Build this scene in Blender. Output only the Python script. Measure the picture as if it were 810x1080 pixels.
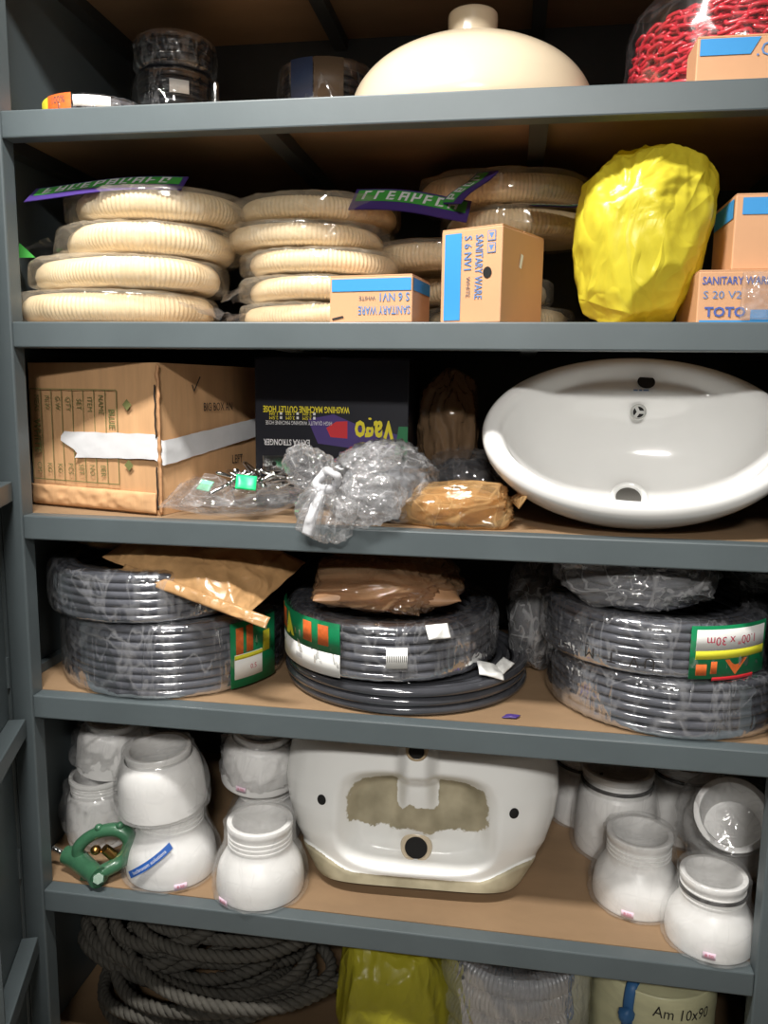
import bpy, bmesh, math, random
import numpy as np
from mathutils import Vector, Matrix, Euler, noise

for o in list(bpy.data.objects):
    bpy.data.objects.remove(o)
SC = bpy.context.scene
COL = SC.collection
PI = math.pi

# ------------------------------------------------------------------ camera, world, lights, exposure
cam = bpy.data.cameras.new('camera')
camo = bpy.data.objects.new('camera', cam)
COL.objects.link(camo)
cam.sensor_fit = 'VERTICAL'
cam.sensor_height = 24.0
cam.lens = 849.24 / 1080 * 24.0
cam.clip_start = 0.02
_r = Vector((0.9874913, 0.157123, 0.01316443))
_d = Vector((0.03676156, -0.14823888, -0.98826809))
_f = Vector((-0.15332817, 0.97639008, -0.15216069))
mw = Matrix.Identity(4)
for i in range(3):
    mw[i][0] = _r[i]; mw[i][1] = -_d[i]; mw[i][2] = -_f[i]
mw[0][3], mw[1][3], mw[2][3] = 0.8286, -1.2558, 1.5
camo.matrix_world = mw
SC.camera = camo

world = bpy.data.worlds.new('world'); SC.world = world
world.use_nodes = True
world.node_tree.nodes['Background'].inputs[0].default_value = (0.8, 0.9, 1.0, 1)
world.node_tree.nodes['Background'].inputs[1].default_value = 0.05

SC.view_settings.view_transform = 'Standard'
SC.view_settings.look = 'None'
SC.view_settings.gamma = 1.0
SC.view_settings.use_curve_mapping = False
SC.view_settings.exposure = 0.35
SC.cycles.transparent_max_bounces = 32
SC.cycles.max_bounces = 10
SC.cycles.sample_clamp_indirect = 6.0

# the two ceiling fittings of the store room: one over the aisle, one further back
LAMPS = [dict(loc=(0.34, -0.68, 2.66), size=(0.60, 0.14), power=42.0, col=(1.0, 0.97, 0.92)),
         dict(loc=(0.92, -2.75, 2.66), size=(0.60, 0.30), power=92.0, col=(1.0, 0.97, 0.92))]
for L in LAMPS:
    ld = bpy.data.lights.new('ceiling_lamp_light', 'AREA')
    ld.shape = 'RECTANGLE'; ld.size, ld.size_y = L['size']
    ld.energy = L['power']; ld.color = L['col']
    lo = bpy.data.objects.new('ceiling_lamp_light', ld); COL.objects.link(lo)
    lo.location = L['loc']
    L['obj'] = lo

# ------------------------------------------------------------------ helpers
def lin(c):
    c = c / 255.0
    return c / 12.92 if c <= 0.04045 else ((c + 0.055) / 1.055) ** 2.4
def rgb(r, g, b):
    return (lin(r), lin(g), lin(b), 1.0)

def newmat(name):
    m = bpy.data.materials.new(name); m.use_nodes = True
    nt = m.node_tree
    for n in list(nt.nodes): nt.nodes.remove(n)
    out = nt.nodes.new('ShaderNodeOutputMaterial')
    return m, nt, out
def N(nt, t, **kw):
    n = nt.nodes.new(t)
    for k, v in kw.items():
        if k in n.inputs: n.inputs[k].default_value = v
        else: setattr(n, k, v)
    return n

def mat(name, col, rough=0.5, metal=0.0, coat=0.0, var=0.0, vscale=8.0, bump=0.0, bscale=60.0,
        col2=None, trans=0.0, spec=0.5, sss=0.0, stretch=None, bdist=0.002, crease=0.0, cscale=8.0):
    """principled material with procedural colour variation and fine relief"""
    m, nt, out = newmat(name)
    b = N(nt, 'ShaderNodeBsdfPrincipled')
    b.inputs['Roughness'].default_value = rough
    b.inputs['Metallic'].default_value = metal
    b.inputs['Coat Weight'].default_value = coat
    b.inputs['Coat Roughness'].default_value = 0.08
    b.inputs['Specular IOR Level'].default_value = spec
    tc = N(nt, 'ShaderNodeTexCoord')
    src = tc.outputs['Object']
    if stretch:
        mp = N(nt, 'ShaderNodeMapping'); mp.inputs['Scale'].default_value = stretch
        nt.links.new(src, mp.inputs['Vector']); src = mp.outputs[0]
    nz = N(nt, 'ShaderNodeTexNoise', Scale=vscale, Detail=5.0, Roughness=0.6)
    nt.links.new(src, nz.inputs['Vector'])
    if col2 is None:
        col2 = tuple(max(0.0, c * (1 - var)) for c in col[:3]) + (1,)
    rp = N(nt, 'ShaderNodeValToRGB')
    rp.color_ramp.elements[0].position = 0.35; rp.color_ramp.elements[0].color = col2
    rp.color_ramp.elements[1].position = 0.62; rp.color_ramp.elements[1].color = col
    nt.links.new(nz.outputs['Fac'], rp.inputs['Fac'])
    nt.links.new(rp.outputs['Color'], b.inputs['Base Color'])
    if bump > 0:
        n2 = N(nt, 'ShaderNodeTexNoise', Scale=bscale, Detail=4.0)
        nt.links.new(src, n2.inputs['Vector'])
        bp = N(nt, 'ShaderNodeBump', Strength=bump, Distance=bdist)
        nt.links.new(n2.outputs['Fac'], bp.inputs['Height'])
        nt.links.new(bp.outputs['Normal'], b.inputs['Normal'])
    if crease > 0:
        cz = creases(nt, tc.outputs['Object'], cscale)
        bp = N(nt, 'ShaderNodeBump', Strength=crease, Distance=0.05); bp.invert = True
        nt.links.new(cz.outputs[0], bp.inputs['Height']); nt.links.new(bp.outputs['Normal'], b.inputs['Normal'])
    last = b.outputs[0]
    if trans > 0:
        tl = N(nt, 'ShaderNodeBsdfTranslucent')
        nt.links.new(rp.outputs['Color'], tl.inputs['Color'])
        mx = N(nt, 'ShaderNodeMixShader', Fac=trans)
        nt.links.new(last, mx.inputs[1]); nt.links.new(tl.outputs[0], mx.inputs[2]); last = mx.outputs[0]
    nt.links.new(last, out.inputs['Surface'])
    return m

def creases(nt, vec, scale, stretch=(1, 1, 1), detail=2.0):
    """height field of long crossing folds: the smallest of three stretched ridge noises"""
    last = None
    for rot, an in (((0.5, 0.3, 0.6), (1.0, 0.28, 1.0)), ((-0.4, 0.9, -0.5), (0.28, 1.0, 1.0)), ((0.2, -0.5, 1.3), (1.0, 1.0, 0.3))):
        mp = N(nt, 'ShaderNodeMapping'); mp.inputs['Rotation'].default_value = rot
        mp.inputs['Scale'].default_value = tuple(s_ * q_ for s_, q_ in zip(stretch, an))
        nt.links.new(vec, mp.inputs['Vector'])
        nz = N(nt, 'ShaderNodeTexNoise', Scale=scale, Detail=detail, Roughness=0.5, Distortion=0.5)
        nt.links.new(mp.outputs[0], nz.inputs['Vector'])
        ms = N(nt, 'ShaderNodeMath', operation='SUBTRACT'); ms.inputs[1].default_value = 0.5
        nt.links.new(nz.outputs['Fac'], ms.inputs[0])
        q = N(nt, 'ShaderNodeMath', operation='ABSOLUTE'); nt.links.new(ms.outputs[0], q.inputs[0])
        if last is None: last = q
        else:
            m_ = N(nt, 'ShaderNodeMath', operation='MINIMUM'); nt.links.new(last.outputs[0], m_.inputs[0]); nt.links.new(q.outputs[0], m_.inputs[1]); last = m_
    return last

def film(name, tint=(1, 1, 1, 1), haze=0.08, hcol=(0.9, 0.9, 0.92, 1), rough=0.12, gain=1.0, bump=0.6, bscale=40.0,
         stretch=(1, 1, 1), bdist=0.004, hmax=None, gmax=0.32, detail=3.0):
    """thin clear plastic: transparent, Fresnel sheen on crinkles, a little milkiness that varies with the folds"""
    m, nt, out = newmat(name)
    tc = N(nt, 'ShaderNodeTexCoord')
    ab = creases(nt, tc.outputs['Object'], bscale, stretch, detail)
    bp = N(nt, 'ShaderNodeBump', Strength=bump, Distance=bdist); bp.invert = True
    nt.links.new(ab.outputs[0], bp.inputs['Height'])
    fr = N(nt, 'ShaderNodeFresnel', IOR=1.45); nt.links.new(bp.outputs['Normal'], fr.inputs['Normal'])
    g0 = N(nt, 'ShaderNodeMath', operation='MULTIPLY'); g0.inputs[1].default_value = gain * 1.3
    nt.links.new(fr.outputs[0], g0.inputs[0])
    gm = N(nt, 'ShaderNodeMath', operation='MINIMUM'); gm.inputs[1].default_value = gmax
    nt.links.new(g0.outputs[0], gm.inputs[0])
    tr = N(nt, 'ShaderNodeBsdfTransparent', Color=tint)
    gl = N(nt, 'ShaderNodeBsdfGlossy', Color=(1, 1, 1, 1), Roughness=rough)
    nt.links.new(bp.outputs['Normal'], gl.inputs['Normal'])
    df = N(nt, 'ShaderNodeBsdfDiffuse', Color=hcol); tl = N(nt, 'ShaderNodeBsdfTranslucent', Color=hcol)
    nt.links.new(bp.outputs['Normal'], df.inputs['Normal'])
    dm = N(nt, 'ShaderNodeMixShader', Fac=0.4)
    nt.links.new(df.outputs[0], dm.inputs[1]); nt.links.new(tl.outputs[0], dm.inputs[2])
    mr = N(nt, 'ShaderNodeMapRange'); mr.inputs['From Min'].default_value = 0.0; mr.inputs['From Max'].default_value = 0.022
    mr.inputs['To Min'].default_value = hmax if hmax is not None else min(1, haze * 2.2); mr.inputs['To Max'].default_value = haze * 0.5
    nt.links.new(ab.outputs[0], mr.inputs['Value'])
    m1 = N(nt, 'ShaderNodeMixShader')
    nt.links.new(mr.outputs[0], m1.inputs[0]); nt.links.new(tr.outputs[0], m1.inputs[1]); nt.links.new(dm.outputs[0], m1.inputs[2])
    m2 = N(nt, 'ShaderNodeMixShader')
    nt.links.new(gm.outputs[0], m2.inputs[0]); nt.links.new(m1.outputs[0], m2.inputs[1]); nt.links.new(gl.outputs[0], m2.inputs[2])
    nt.links.new(m2.outputs[0], out.inputs['Surface'])
    return m

def emis(name, col, s):
    m, nt, out = newmat(name)
    e = N(nt, 'ShaderNodeEmission', Color=col, Strength=s); nt.links.new(e.outputs[0], out.inputs['Surface'])
    return m

def mesh(name, V, F, material, parent=None, smooth=True, kind=None, label=None, loc=None, rot=None, auto=None):
    me = bpy.data.meshes.new(name)
    V = np.asarray(V, dtype=float).reshape(-1, 3)
    me.from_pydata(V.tolist(), [], [tuple(f) for f in (F.tolist() if isinstance(F, np.ndarray) else F)])
    if material is not None:
        for mm in (material if isinstance(material, (list, tuple)) else [material]): me.materials.append(mm)
    me.update()
    if smooth:
        me.polygons.foreach_set('use_smooth', [True] * len(me.polygons))
        if auto is not None: me.set_sharp_from_angle(angle=math.radians(auto))
    o = bpy.data.objects.new(name, me); COL.objects.link(o)
    if parent is not None: o.parent = parent
    if kind: o['kind'] = kind
    if label: o['label'] = label
    if loc is not None: o.location = loc
    if rot is not None: o.rotation_euler = rot
    return o
def tag(o, label, cat, group=None):
    o['label'] = label; o['category'] = cat
    if group: o['group'] = group
    return o
def thing(name, label, cat, loc=(0, 0, 0), rot=(0, 0, 0), group=None):
    o = bpy.data.objects.new(name, None); COL.objects.link(o)
    o.empty_display_size = 0.05
    o.location = loc; o.rotation_euler = rot
    return tag(o, label, cat, group)
def struct(o):
    o['kind'] = 'structure'; return o

BOXF = [(0, 3, 2, 1), (4, 5, 6, 7), (0, 1, 5, 4), (1, 2, 6, 5), (2, 3, 7, 6), (3, 0, 4, 7)]
def boxv(x0, x1, y0, y1, z0, z1):
    return [(x0, y0, z0), (x1, y0, z0), (x1, y1, z0), (x0, y1, z0), (x0, y0, z1), (x1, y0, z1), (x1, y1, z1), (x0, y1, z1)]
def box(name, b, material, parent=None, bev=0.0, seg=2, kind=None, label=None, rotz=0, loc=None):
    bm = bmesh.new()
    vs = [bm.verts.new(v) for v in boxv(*b)]
    for f in BOXF: bm.faces.new([vs[i] for i in f])
    if bev > 0:
        bmesh.ops.bevel(bm, geom=list(bm.edges), offset=bev, segments=seg, affect='EDGES', profile=0.5)
    me = bpy.data.meshes.new(name); bm.to_mesh(me); bm.free()
    me.materials.append(material)
    o = bpy.data.objects.new(name, me); COL.objects.link(o)
    if parent is not None: o.parent = parent
    if kind: o['kind'] = kind
    if label: o['label'] = label
    if loc is not None: o.location = loc
    o.rotation_euler = (0, 0, rotz)
    return o

def gridfaces(nu, nv, wrap_u=False, wrap_v=False):
    """vertex index = v*nu+u"""
    U = np.arange(nu if wrap_u else nu - 1); W = np.arange(nv if wrap_v else nv - 1)
    uu, vv = np.meshgrid(U, W)
    u1 = (uu + 1) % nu; v1 = (vv + 1) % nv
    return np.stack([vv * nu + uu, vv * nu + u1, v1 * nu + u1, v1 * nu + uu], -1).reshape(-1, 4)

def tube(path, r, n=8, closed=False, cap=True):
    """tube along a polyline; r scalar or array"""
    P = np.asarray(path, float); m = len(P)
    if closed: T = np.roll(P, -1, 0) - np.roll(P, 1, 0)
    else: T = np.gradient(P, axis=0)
    T /= np.linalg.norm(T, axis=1, keepdims=True) + 1e-12
    a = np.array([0, 0, 1.0]) if abs(T[0][2]) < 0.9 else np.array([1.0, 0, 0])
    nrm = np.cross(T[0], a); nrm /= np.linalg.norm(nrm)
    Ns = np.empty_like(P); Ns[0] = nrm
    for i in range(1, m):
        v = Ns[i - 1] - T[i] * np.dot(Ns[i - 1], T[i])
        Ns[i] = v / (np.linalg.norm(v) + 1e-12)
    B = np.cross(T, Ns)
    th = np.linspace(0, 2 * PI, n, endpoint=False)
    r = np.broadcast_to(np.asarray(r, float), (m,))
    V = P[:, None, :] + r[:, None, None] * (np.cos(th)[None, :, None] * Ns[:, None, :] + np.sin(th)[None, :, None] * B[:, None, :])
    F = gridfaces(n, m, wrap_u=True, wrap_v=closed).tolist()
    if cap and not closed:
        F.append(list(range(n))[::-1]); F.append([(m - 1) * n + i for i in range(n)])
    return V.reshape(-1, 3), F

def lathe(profile, n=64, ax=1.0, ay=1.0, cap0=False, cap1=False):
    pr = np.asarray(profile, float)
    th = np.linspace(0, 2 * PI, n, endpoint=False)
    V = np.stack([pr[:, 0][:, None] * np.cos(th) * ax, pr[:, 0][:, None] * np.sin(th) * ay, np.repeat(pr[:, 1][:, None], n, 1)], -1)
    F = gridfaces(n, len(pr), wrap_u=True).tolist()
    if cap0: F.append(list(range(n))[::-1])
    if cap1: F.append([(len(pr) - 1) * n + i for i in range(n)])
    return V.reshape(-1, 3), F

def smoothprof(pts, k=6):
    """Catmull-Rom through profile points"""
    P = np.asarray(pts, float)
    Q = np.vstack([2 * P[0] - P[1], P, 2 * P[-1] - P[-2]])
    out = []
    for i in range(1, len(Q) - 2):
        for t in np.linspace(0, 1, k, endpoint=False):
            a, b, c, d = Q[i - 1], Q[i], Q[i + 1], Q[i + 2]
            out.append(0.5 * ((2 * b) + (c - a) * t + (2 * a - 5 * b + 4 * c - d) * t * t + (3 * b - a - 3 * c + d) * t ** 3))
    out.append(P[-1])
    return np.array(out)

def merge(parts):
    V = []; F = []; o = 0
    for v, f in parts:
        v = np.asarray(v).reshape(-1, 3)
        V.append(v); F += [[i + o for i in q] for q in (f.tolist() if isinstance(f, np.ndarray) else f)]; o += len(v)
    return np.vstack(V), F

def xform(V, loc=(0, 0, 0), rot=(0, 0, 0), scale=(1, 1, 1)):
    M = np.array(Euler(rot).to_matrix())
    return (np.asarray(V) * np.asarray(scale)) @ M.T + np.asarray(loc)

def ridged(p, seed, f, st=(1, 1, 1)):
    q = Vector((p[0] * f * st[0] + seed * 7.13, p[1] * f * st[1] - seed * 3.7, p[2] * f * st[2] + seed * 1.9))
    return 1 - 2.2 * abs(noise.noise(q)) + 0.5 * (0.5 - abs(noise.noise(q * 2.3)))

def crumple(V, C, amp, freq, seed, st=(1, 1, 1)):
    """push points out from / in towards C along sharp folds"""
    V = np.asarray(V).reshape(-1, 3).copy()
    D = V - np.asarray(C); D /= np.linalg.norm(D, axis=1, keepdims=True) + 1e-9
    h = np.array([ridged(v, seed, freq, st) for v in V])
    return V + D * (h * amp)[:, None]

def sblob(s, e=(0.8, 0.8), nu=96, nv=52, shape=None):
    """superellipsoid of half sizes s"""
    ph = np.linspace(-PI / 2, PI / 2, nv); th = np.linspace(0, 2 * PI, nu, endpoint=False)
    sg = lambda w, m: np.sign(w) * np.abs(w) ** m
    cv, sv = sg(np.cos(ph), e[0]), sg(np.sin(ph), e[0])
    cu, su = sg(np.cos(th), e[1]), sg(np.sin(th), e[1])
    V = np.stack([cv[:, None] * cu, cv[:, None] * su, np.repeat(sv[:, None], nu, 1)], -1).reshape(-1, 3)
    if shape is not None: V = np.array([shape(*p) for p in V])
    return V * np.asarray(s), gridfaces(nu, nv, wrap_u=True)

def facet(V, n=40, lo=0.82, hi=0.96, seed=1):
    """press flat panels into a stuffed shape"""
    rg = np.random.RandomState(seed); out = np.asarray(V, float).copy()
    nn = rg.normal(size=(n, 3)); nn /= np.linalg.norm(nn, axis=1, keepdims=True)
    for k in range(n):
        d = V @ nn[k]; h = d.max() * rg.uniform(lo, hi); dd = out @ nn[k]
        s = np.where(dd > h, h / np.maximum(dd, 1e-9), 1.0); out *= s[:, None]
    return out

def folds(V, K, amp, k=7.0, kr=6.0, seed=1, reach=None):
    """pleats running out from a gathering point K"""
    V = np.asarray(V, float).copy(); K = np.asarray(K, float); C = V.mean(0)
    for i, v in enumerate(V):
        d = v - K; r = np.linalg.norm(d) + 1e-9; u = d / r
        n = noise.noise(Vector(u * k + np.array([seed * 3.1, seed, 0])) + Vector((0, 0, r * kr)))
        n2 = noise.noise(Vector(u * k * 2.4 + np.array([seed, -seed * 2, 4])) + Vector((0, r * kr, 0)))
        w = 1.0 if reach is None else min(1.0, r / reach)
        o = v - C; o /= np.linalg.norm(o) + 1e-9
        V[i] = v + o * amp * w * ((0.55 - 2.2 * abs(n)) + 0.45 * (0.5 - 2 * abs(n2)))
    return V

def bag(name, parent, material, c, s, e=(0.8, 0.8), amp=0.01, freq=20, seed=1, rot=(0, 0, 0), floor=None, shape=None,
        st=(1, 1, 1), amp2=0.0, nu=96, nv=52, label=None, kind=None, facets=0, fr=(0.80, 0.96), knot=None, kamp=0.008, kf=7.0):
    V, F = sblob(s, e, nu, nv, shape)
    if facets: V = facet(V, facets, fr[0], fr[1], seed)
    if knot is not None: V = folds(V, knot, kamp, kf, 8.0, seed, 0.05)
    V = crumple(V, (0, 0, 0), amp, freq, seed, st)
    if amp2: V = crumple(V, (0, 0, 0), amp2, freq * 2.7, seed + 5, st)
    V = xform(V, c, rot)
    if floor is not None: V[:, 2] = np.maximum(V[:, 2], floor)
    return mesh(name, V, F, material, parent, label=label, kind=kind)

def pillow(a, b, h, nu=70, nv=60, p=3.0, seed=1, amp=0.004, freq=25, bend=None, skew=0.0, asym=0.5, hem=0.0):
    """flat sealed packet: half sizes a,b, half thickness h; upper and lower sheet joined at the hems"""
    u = np.linspace(-1, 1, nu); v = np.linspace(-1, 1, nv)
    uu, vv = np.meshgrid(u, v)
    m = 1 - hem
    prof = np.clip(1 - np.abs(uu / m) ** p, 0, 1) ** 0.6 * np.clip(1 - np.abs(vv / m) ** p, 0, 1) ** 0.6
    X = uu * a + skew * vv * b; Y = vv * b
    nz = np.array([ridged((x, y, 0), seed, freq) for x, y in zip(X.ravel(), Y.ravel())]).reshape(X.shape)
    nz2 = np.array([ridged((x, y, 0.3), seed + 9, freq) for x, y in zip(X.ravel(), Y.ravel())]).reshape(X.shape)
    T = np.stack([X, Y, h * prof * 2 * asym + amp * nz * (0.3 + 0.7 * prof) + 0.0008], -1).reshape(-1, 3)
    Bm = np.stack([X, Y, -h * prof * 2 * (1 - asym) + amp * nz * 0.3 * (1 - prof) + amp * 0.5 * nz2 * prof - 0.0008], -1).reshape(-1, 3)
    F1 = gridfaces(nu, nv); n = nu * nv
    F2 = gridfaces(nu, nv)[:, ::-1] + n
    ring = [i for i in range(nu)] + [k * nu + nu - 1 for k in range(1, nv)] + [(nv - 1) * nu + i for i in range(nu - 2, -1, -1)] + [k * nu for k in range(nv - 2, 0, -1)]
    F = F1.tolist() + F2.tolist() + [[ring[i], ring[i] + n, ring[(i + 1) % len(ring)] + n, ring[(i + 1) % len(ring)]] for i in range(len(ring))]
    V = np.vstack([T, Bm])
    if bend is not None: V = np.array([bend(*q) for q in V])
    return V, F

_tc = {}
def textmesh(body, size=1.0, align='CENTER', spacing=1.0, bold=0.0):
    key = (body, align, spacing, bold)
    if key not in _tc:
        cu = bpy.data.curves.new('lettering', 'FONT'); cu.body = body; cu.align_x = align; cu.align_y = 'CENTER'
        cu.resolution_u = 2; cu.space_character = spacing; cu.offset = bold
        ob = bpy.data.objects.new('lettering', cu)
        me = bpy.data.meshes.new_from_object(ob)
        V = np.array([v.co[:] for v in me.vertices]).reshape(-1, 3); F = [list(p.vertices) for p in me.polygons]
        bpy.data.objects.remove(ob); bpy.data.curves.remove(cu); bpy.data.meshes.remove(me)
        _tc[key] = (V, F)
    V, F = _tc[key]
    return V * size, F
def letters(parent, body, size, material, o, xd, yd, spacing=1.0, align='CENTER', sx=1.0, bold=0.0, name='lettering'):
    """flat print: text plane at o with text-right xd and text-up yd (unit vectors)"""
    V, F = textmesh(body, size, align, spacing, bold)
    xd = np.asarray(xd, float); yd = np.asarray(yd, float)
    return mesh(name, np.asarray(o) + V[:, :1] * sx * xd + V[:, 1:2] * yd, F, material, parent, smooth=False)
def quad(parent, name, material, o, xd, yd, w, h):
    """flat print patch centred on o"""
    o = np.asarray(o, float); xd = np.asarray(xd, float) * w / 2; yd = np.asarray(yd, float) * h / 2
    return mesh(name, [o - xd - yd, o + xd - yd, o + xd + yd, o - xd + yd], [(0, 1, 2, 3)], material, parent, smooth=False)
def cpatch(parent, name, material, R, a0, a1, z0, z1, n=16, t=0.0006):
    """label bent round a cylinder of radius R (angles in degrees)"""
    A = np.radians(np.linspace(a0, a1, n))
    V = []
    for rr in (R, R + t):
        for z in (z0, z1): V += [(rr * math.cos(a), rr * math.sin(a), z) for a in A]
    F = []
    for i in range(n - 1):
        F += [(2 * n + i, 2 * n + i + 1, 3 * n + i + 1, 3 * n + i), (i, n + i, n + i + 1, i + 1),
              (i, i + 1, 2 * n + i + 1, 2 * n + i), (n + i, 3 * n + i, 3 * n + i + 1, n + i + 1)]
    return mesh(name, V, F, material, parent)
def cletters(parent, body, size, material, R, ac, zc, flip=False, spacing=1.0, rot=0.0, name='lettering', sx=1.0):
    """text bent round a cylinder, read from outside"""
    V, F = textmesh(body, size, 'CENTER', spacing)
    x, y = V[:, 0] * sx, V[:, 1]
    if flip: x, y = -x, -y
    if rot: x, y = x * math.cos(rot) - y * math.sin(rot), x * math.sin(rot) + y * math.cos(rot)
    a = math.radians(ac) + x / R
    return mesh(name, np.stack([R * np.cos(a), R * np.sin(a), zc + y], -1), F, material, parent, smooth=False)

# ------------------------------------------------------------------ materials
M = {}
M['steel'] = mat('grey_green_cabinet_paint', rgb(86, 95, 98), 0.42, var=0.12, vscale=5, bump=0.12, bscale=180, bdist=0.0006)
M['steel_dark'] = mat('dark_steel_beam', rgb(60, 62, 62), 0.5, var=0.2)
M['board'] = mat('brown_hardboard', rgb(150, 122, 92), 0.65, var=0.22, vscale=6, bump=0.15, bscale=90, stretch=(0.5, 1, 1))
M['hole'] = mat('dark_void', rgb(14, 13, 12), 0.8)
M['ceramic'] = mat('white_glaze', rgb(238, 238, 236), 0.12, coat=0.6, var=0.02)
M['cream_ceramic'] = mat('cream_glaze', rgb(206, 190, 164), 0.22, coat=0.3, var=0.04)
M['chrome'] = mat('chrome', rgb(205, 205, 205), 0.15, metal=1.0)
M['ringmetal'] = mat('satin_chrome', rgb(196, 196, 192), 0.4, metal=0.4)
M['brass'] = mat('old_brass', rgb(170, 130, 75), 0.3, metal=1.0, var=0.3, vscale=60)
M['carton'] = mat('brown_corrugated_card', rgb(212, 166, 120), 0.75, var=0.12, vscale=9, bump=0.12, bscale=40, stretch=(6, 6, 0.6))
M['cartonb'] = mat('tan_box_card', rgb(206, 156, 116), 0.6, var=0.06, vscale=9)
M['carton_dk'] = mat('kraft_box_card', rgb(188, 140, 98), 0.65, var=0.08, vscale=9)
M['blue'] = mat('blue_print', rgb(52, 142, 205), 0.55, var=0.05)
M['blue_ink'] = mat('blue_ink', rgb(92, 128, 178), 0.6)
M['navy_ink'] = mat('navy_ink', rgb(70, 92, 160), 0.6)
M['green_ink'] = mat('green_ink', rgb(116, 118, 70), 0.7)
M['marker'] = mat('black_marker', rgb(40, 36, 34), 0.6)
M['white_tape'] = mat('white_tape', rgb(226, 226, 228), 0.4, var=0.06, vscale=20, bump=0.25, bscale=30)
M['paper'] = mat('white_paper', rgb(235, 235, 232), 0.6)
M['paper_ink'] = mat('grey_ink', rgb(90, 88, 95), 0.6)
M['red_ink'] = mat('red_ink', rgb(190, 50, 80), 0.6)
M['black_box'] = mat('blue_black_box_print', rgb(15, 17, 32), 0.4, var=0.3, vscale=6)
M['yellow_ink'] = mat('yellow_print', rgb(232, 216, 40), 0.5)
M['white_ink'] = mat('white_print', rgb(225, 225, 228), 0.5)
M['red_print'] = mat('red_print', rgb(205, 40, 50), 0.5)
M['green_print'] = mat('green_print', rgb(28, 122, 72), 0.5, var=0.15, vscale=40)
M['green_label'] = mat('green_label_print', rgb(24, 132, 84), 0.35, var=0.12, vscale=30)
M['purple_print'] = mat('purple_print', rgb(70, 50, 120), 0.5)
M['bright_green'] = mat('green_card_print', rgb(70, 165, 70), 0.5, var=0.1, vscale=40)
M['orange_print'] = mat('orange_print', rgb(226, 110, 50), 0.5, var=0.25, vscale=90)
M['lemon_print'] = mat('lemon_print', rgb(225, 220, 60), 0.5)
M['pink_print'] = mat('pink_sticker', rgb(232, 205, 222), 0.6)
M['hose_cream'] = mat('cream_corrugated_hose', rgb(240, 218, 178), 0.5, trans=0.15, var=0.05, vscale=6)
M['pvc_grey'] = mat('clear_pvc_hose', rgb(98, 100, 108), 0.12, coat=0.7, var=0.3, vscale=14)
M['pvc_dark'] = mat('dark_pvc_hose', rgb(70, 71, 76), 0.1, coat=0.6, var=0.25, vscale=10)
M['cable_black'] = mat('black_cable', rgb(30, 33, 40), 0.3, coat=0.3)
M['white_plastic'] = mat('white_plastic', rgb(240, 239, 237), 0.35, var=0.02, trans=0.06)
M['rubber'] = mat('black_rubber', rgb(40, 38, 38), 0.5)
M['green_iron'] = mat('green_painted_iron', rgb(58, 104, 76), 0.35, coat=0.2, var=0.25, vscale=30, bump=0.2, bscale=120)
M['rope'] = mat('grey_rope', rgb(84, 81, 74), 0.8, var=0.3, vscale=50, bump=0.4, bscale=400)
M['red_plastic'] = mat('red_plastic', rgb(205, 42, 58), 0.25, coat=0.4, var=0.15, vscale=30)
M['yellow_bag'] = mat('yellow_plastic_bag', rgb(248, 234, 74), 0.32, coat=0.3, trans=0.35, var=0.14, vscale=9, crease=1.0, cscale=6.0)
M['olive_bag'] = mat('olive_yellow_bag', rgb(206, 198, 60), 0.35, coat=0.2, trans=0.35, var=0.15, vscale=7, crease=0.8, cscale=8.0)
M['brown_packet'] = mat('brown_packet', rgb(214, 168, 116), 0.3, coat=0.35, trans=0.2, var=0.3, vscale=14, crease=0.7, cscale=8.0)
M['cream_hose2'] = mat('pale_green_cream_hose', rgb(202, 200, 160), 0.45, var=0.1, vscale=8)
M['blue_tie'] = mat('blue_tie', rgb(50, 100, 150), 0.5)
M['grey_flex'] = mat('grey_flexible_hose', rgb(150, 152, 156), 0.3, coat=0.2)
M['film'] = film('clear_film', haze=0.03, bump=0.5, bscale=9, gmax=0.22, hmax=0.05, detail=2.0)
M['film_bag'] = film('milky_clear_bag', haze=0.12, bump=0.9, bscale=14, gmax=0.4, rough=0.07, hmax=0.16, detail=2.0, bdist=0.012)
M['film_milk'] = film('hazy_clear_bag', haze=0.22, bump=1.0, bscale=20, gain=1.4, rough=0.07, gmax=0.55, hmax=0.32, detail=2.0, bdist=0.012)
M['film_heap'] = film('cloudy_bag', haze=0.40, bump=1.0, bscale=16, gain=1.5, rough=0.08, gmax=0.55, hmax=0.5, detail=2.0, bdist=0.012)
M['film_wrap'] = film('stretch_wrap', haze=0.04, bump=0.9, bscale=13, stretch=(1.5, 1.5, 0.6), gain=1.4, rough=0.07, gmax=0.5, hmax=0.22, detail=3.0, bdist=0.012)
M['film_thin'] = film('thin_poly_bag', haze=0.12, hcol=(0.95, 0.95, 0.95, 1), bump=0.7, bscale=10, gain=0.9, gmax=0.22, rough=0.08, hmax=0.14, detail=2.0, bdist=0.01)
M['film_hose'] = film('hose_bag_film', haze=0.26, hcol=rgb(252, 242, 222), bump=0.7, bscale=12, gain=0.9, gmax=0.22, rough=0.08, hmax=0.22, detail=2.0, bdist=0.01)
M['film_brown'] = film('brown_film', tint=(0.70, 0.54, 0.40, 1), haze=0.75, hcol=rgb(206, 168, 130), bump=1.0, bscale=13, gain=1.3, rough=0.07, gmax=0.5, hmax=0.35, detail=2.0, bdist=0.012)
M['film_orange'] = film('orange_brown_film', tint=(0.92, 0.78, 0.58, 1), haze=0.70, hcol=rgb(220, 182, 128), bump=0.9, bscale=13, gain=1.2, rough=0.08, gmax=0.4, hmax=0.6, detail=2.0, bdist=0.012)
M['wall'] = mat('painted_wall', rgb(108, 106, 102), 0.8, var=0.06, vscale=3)
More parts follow.
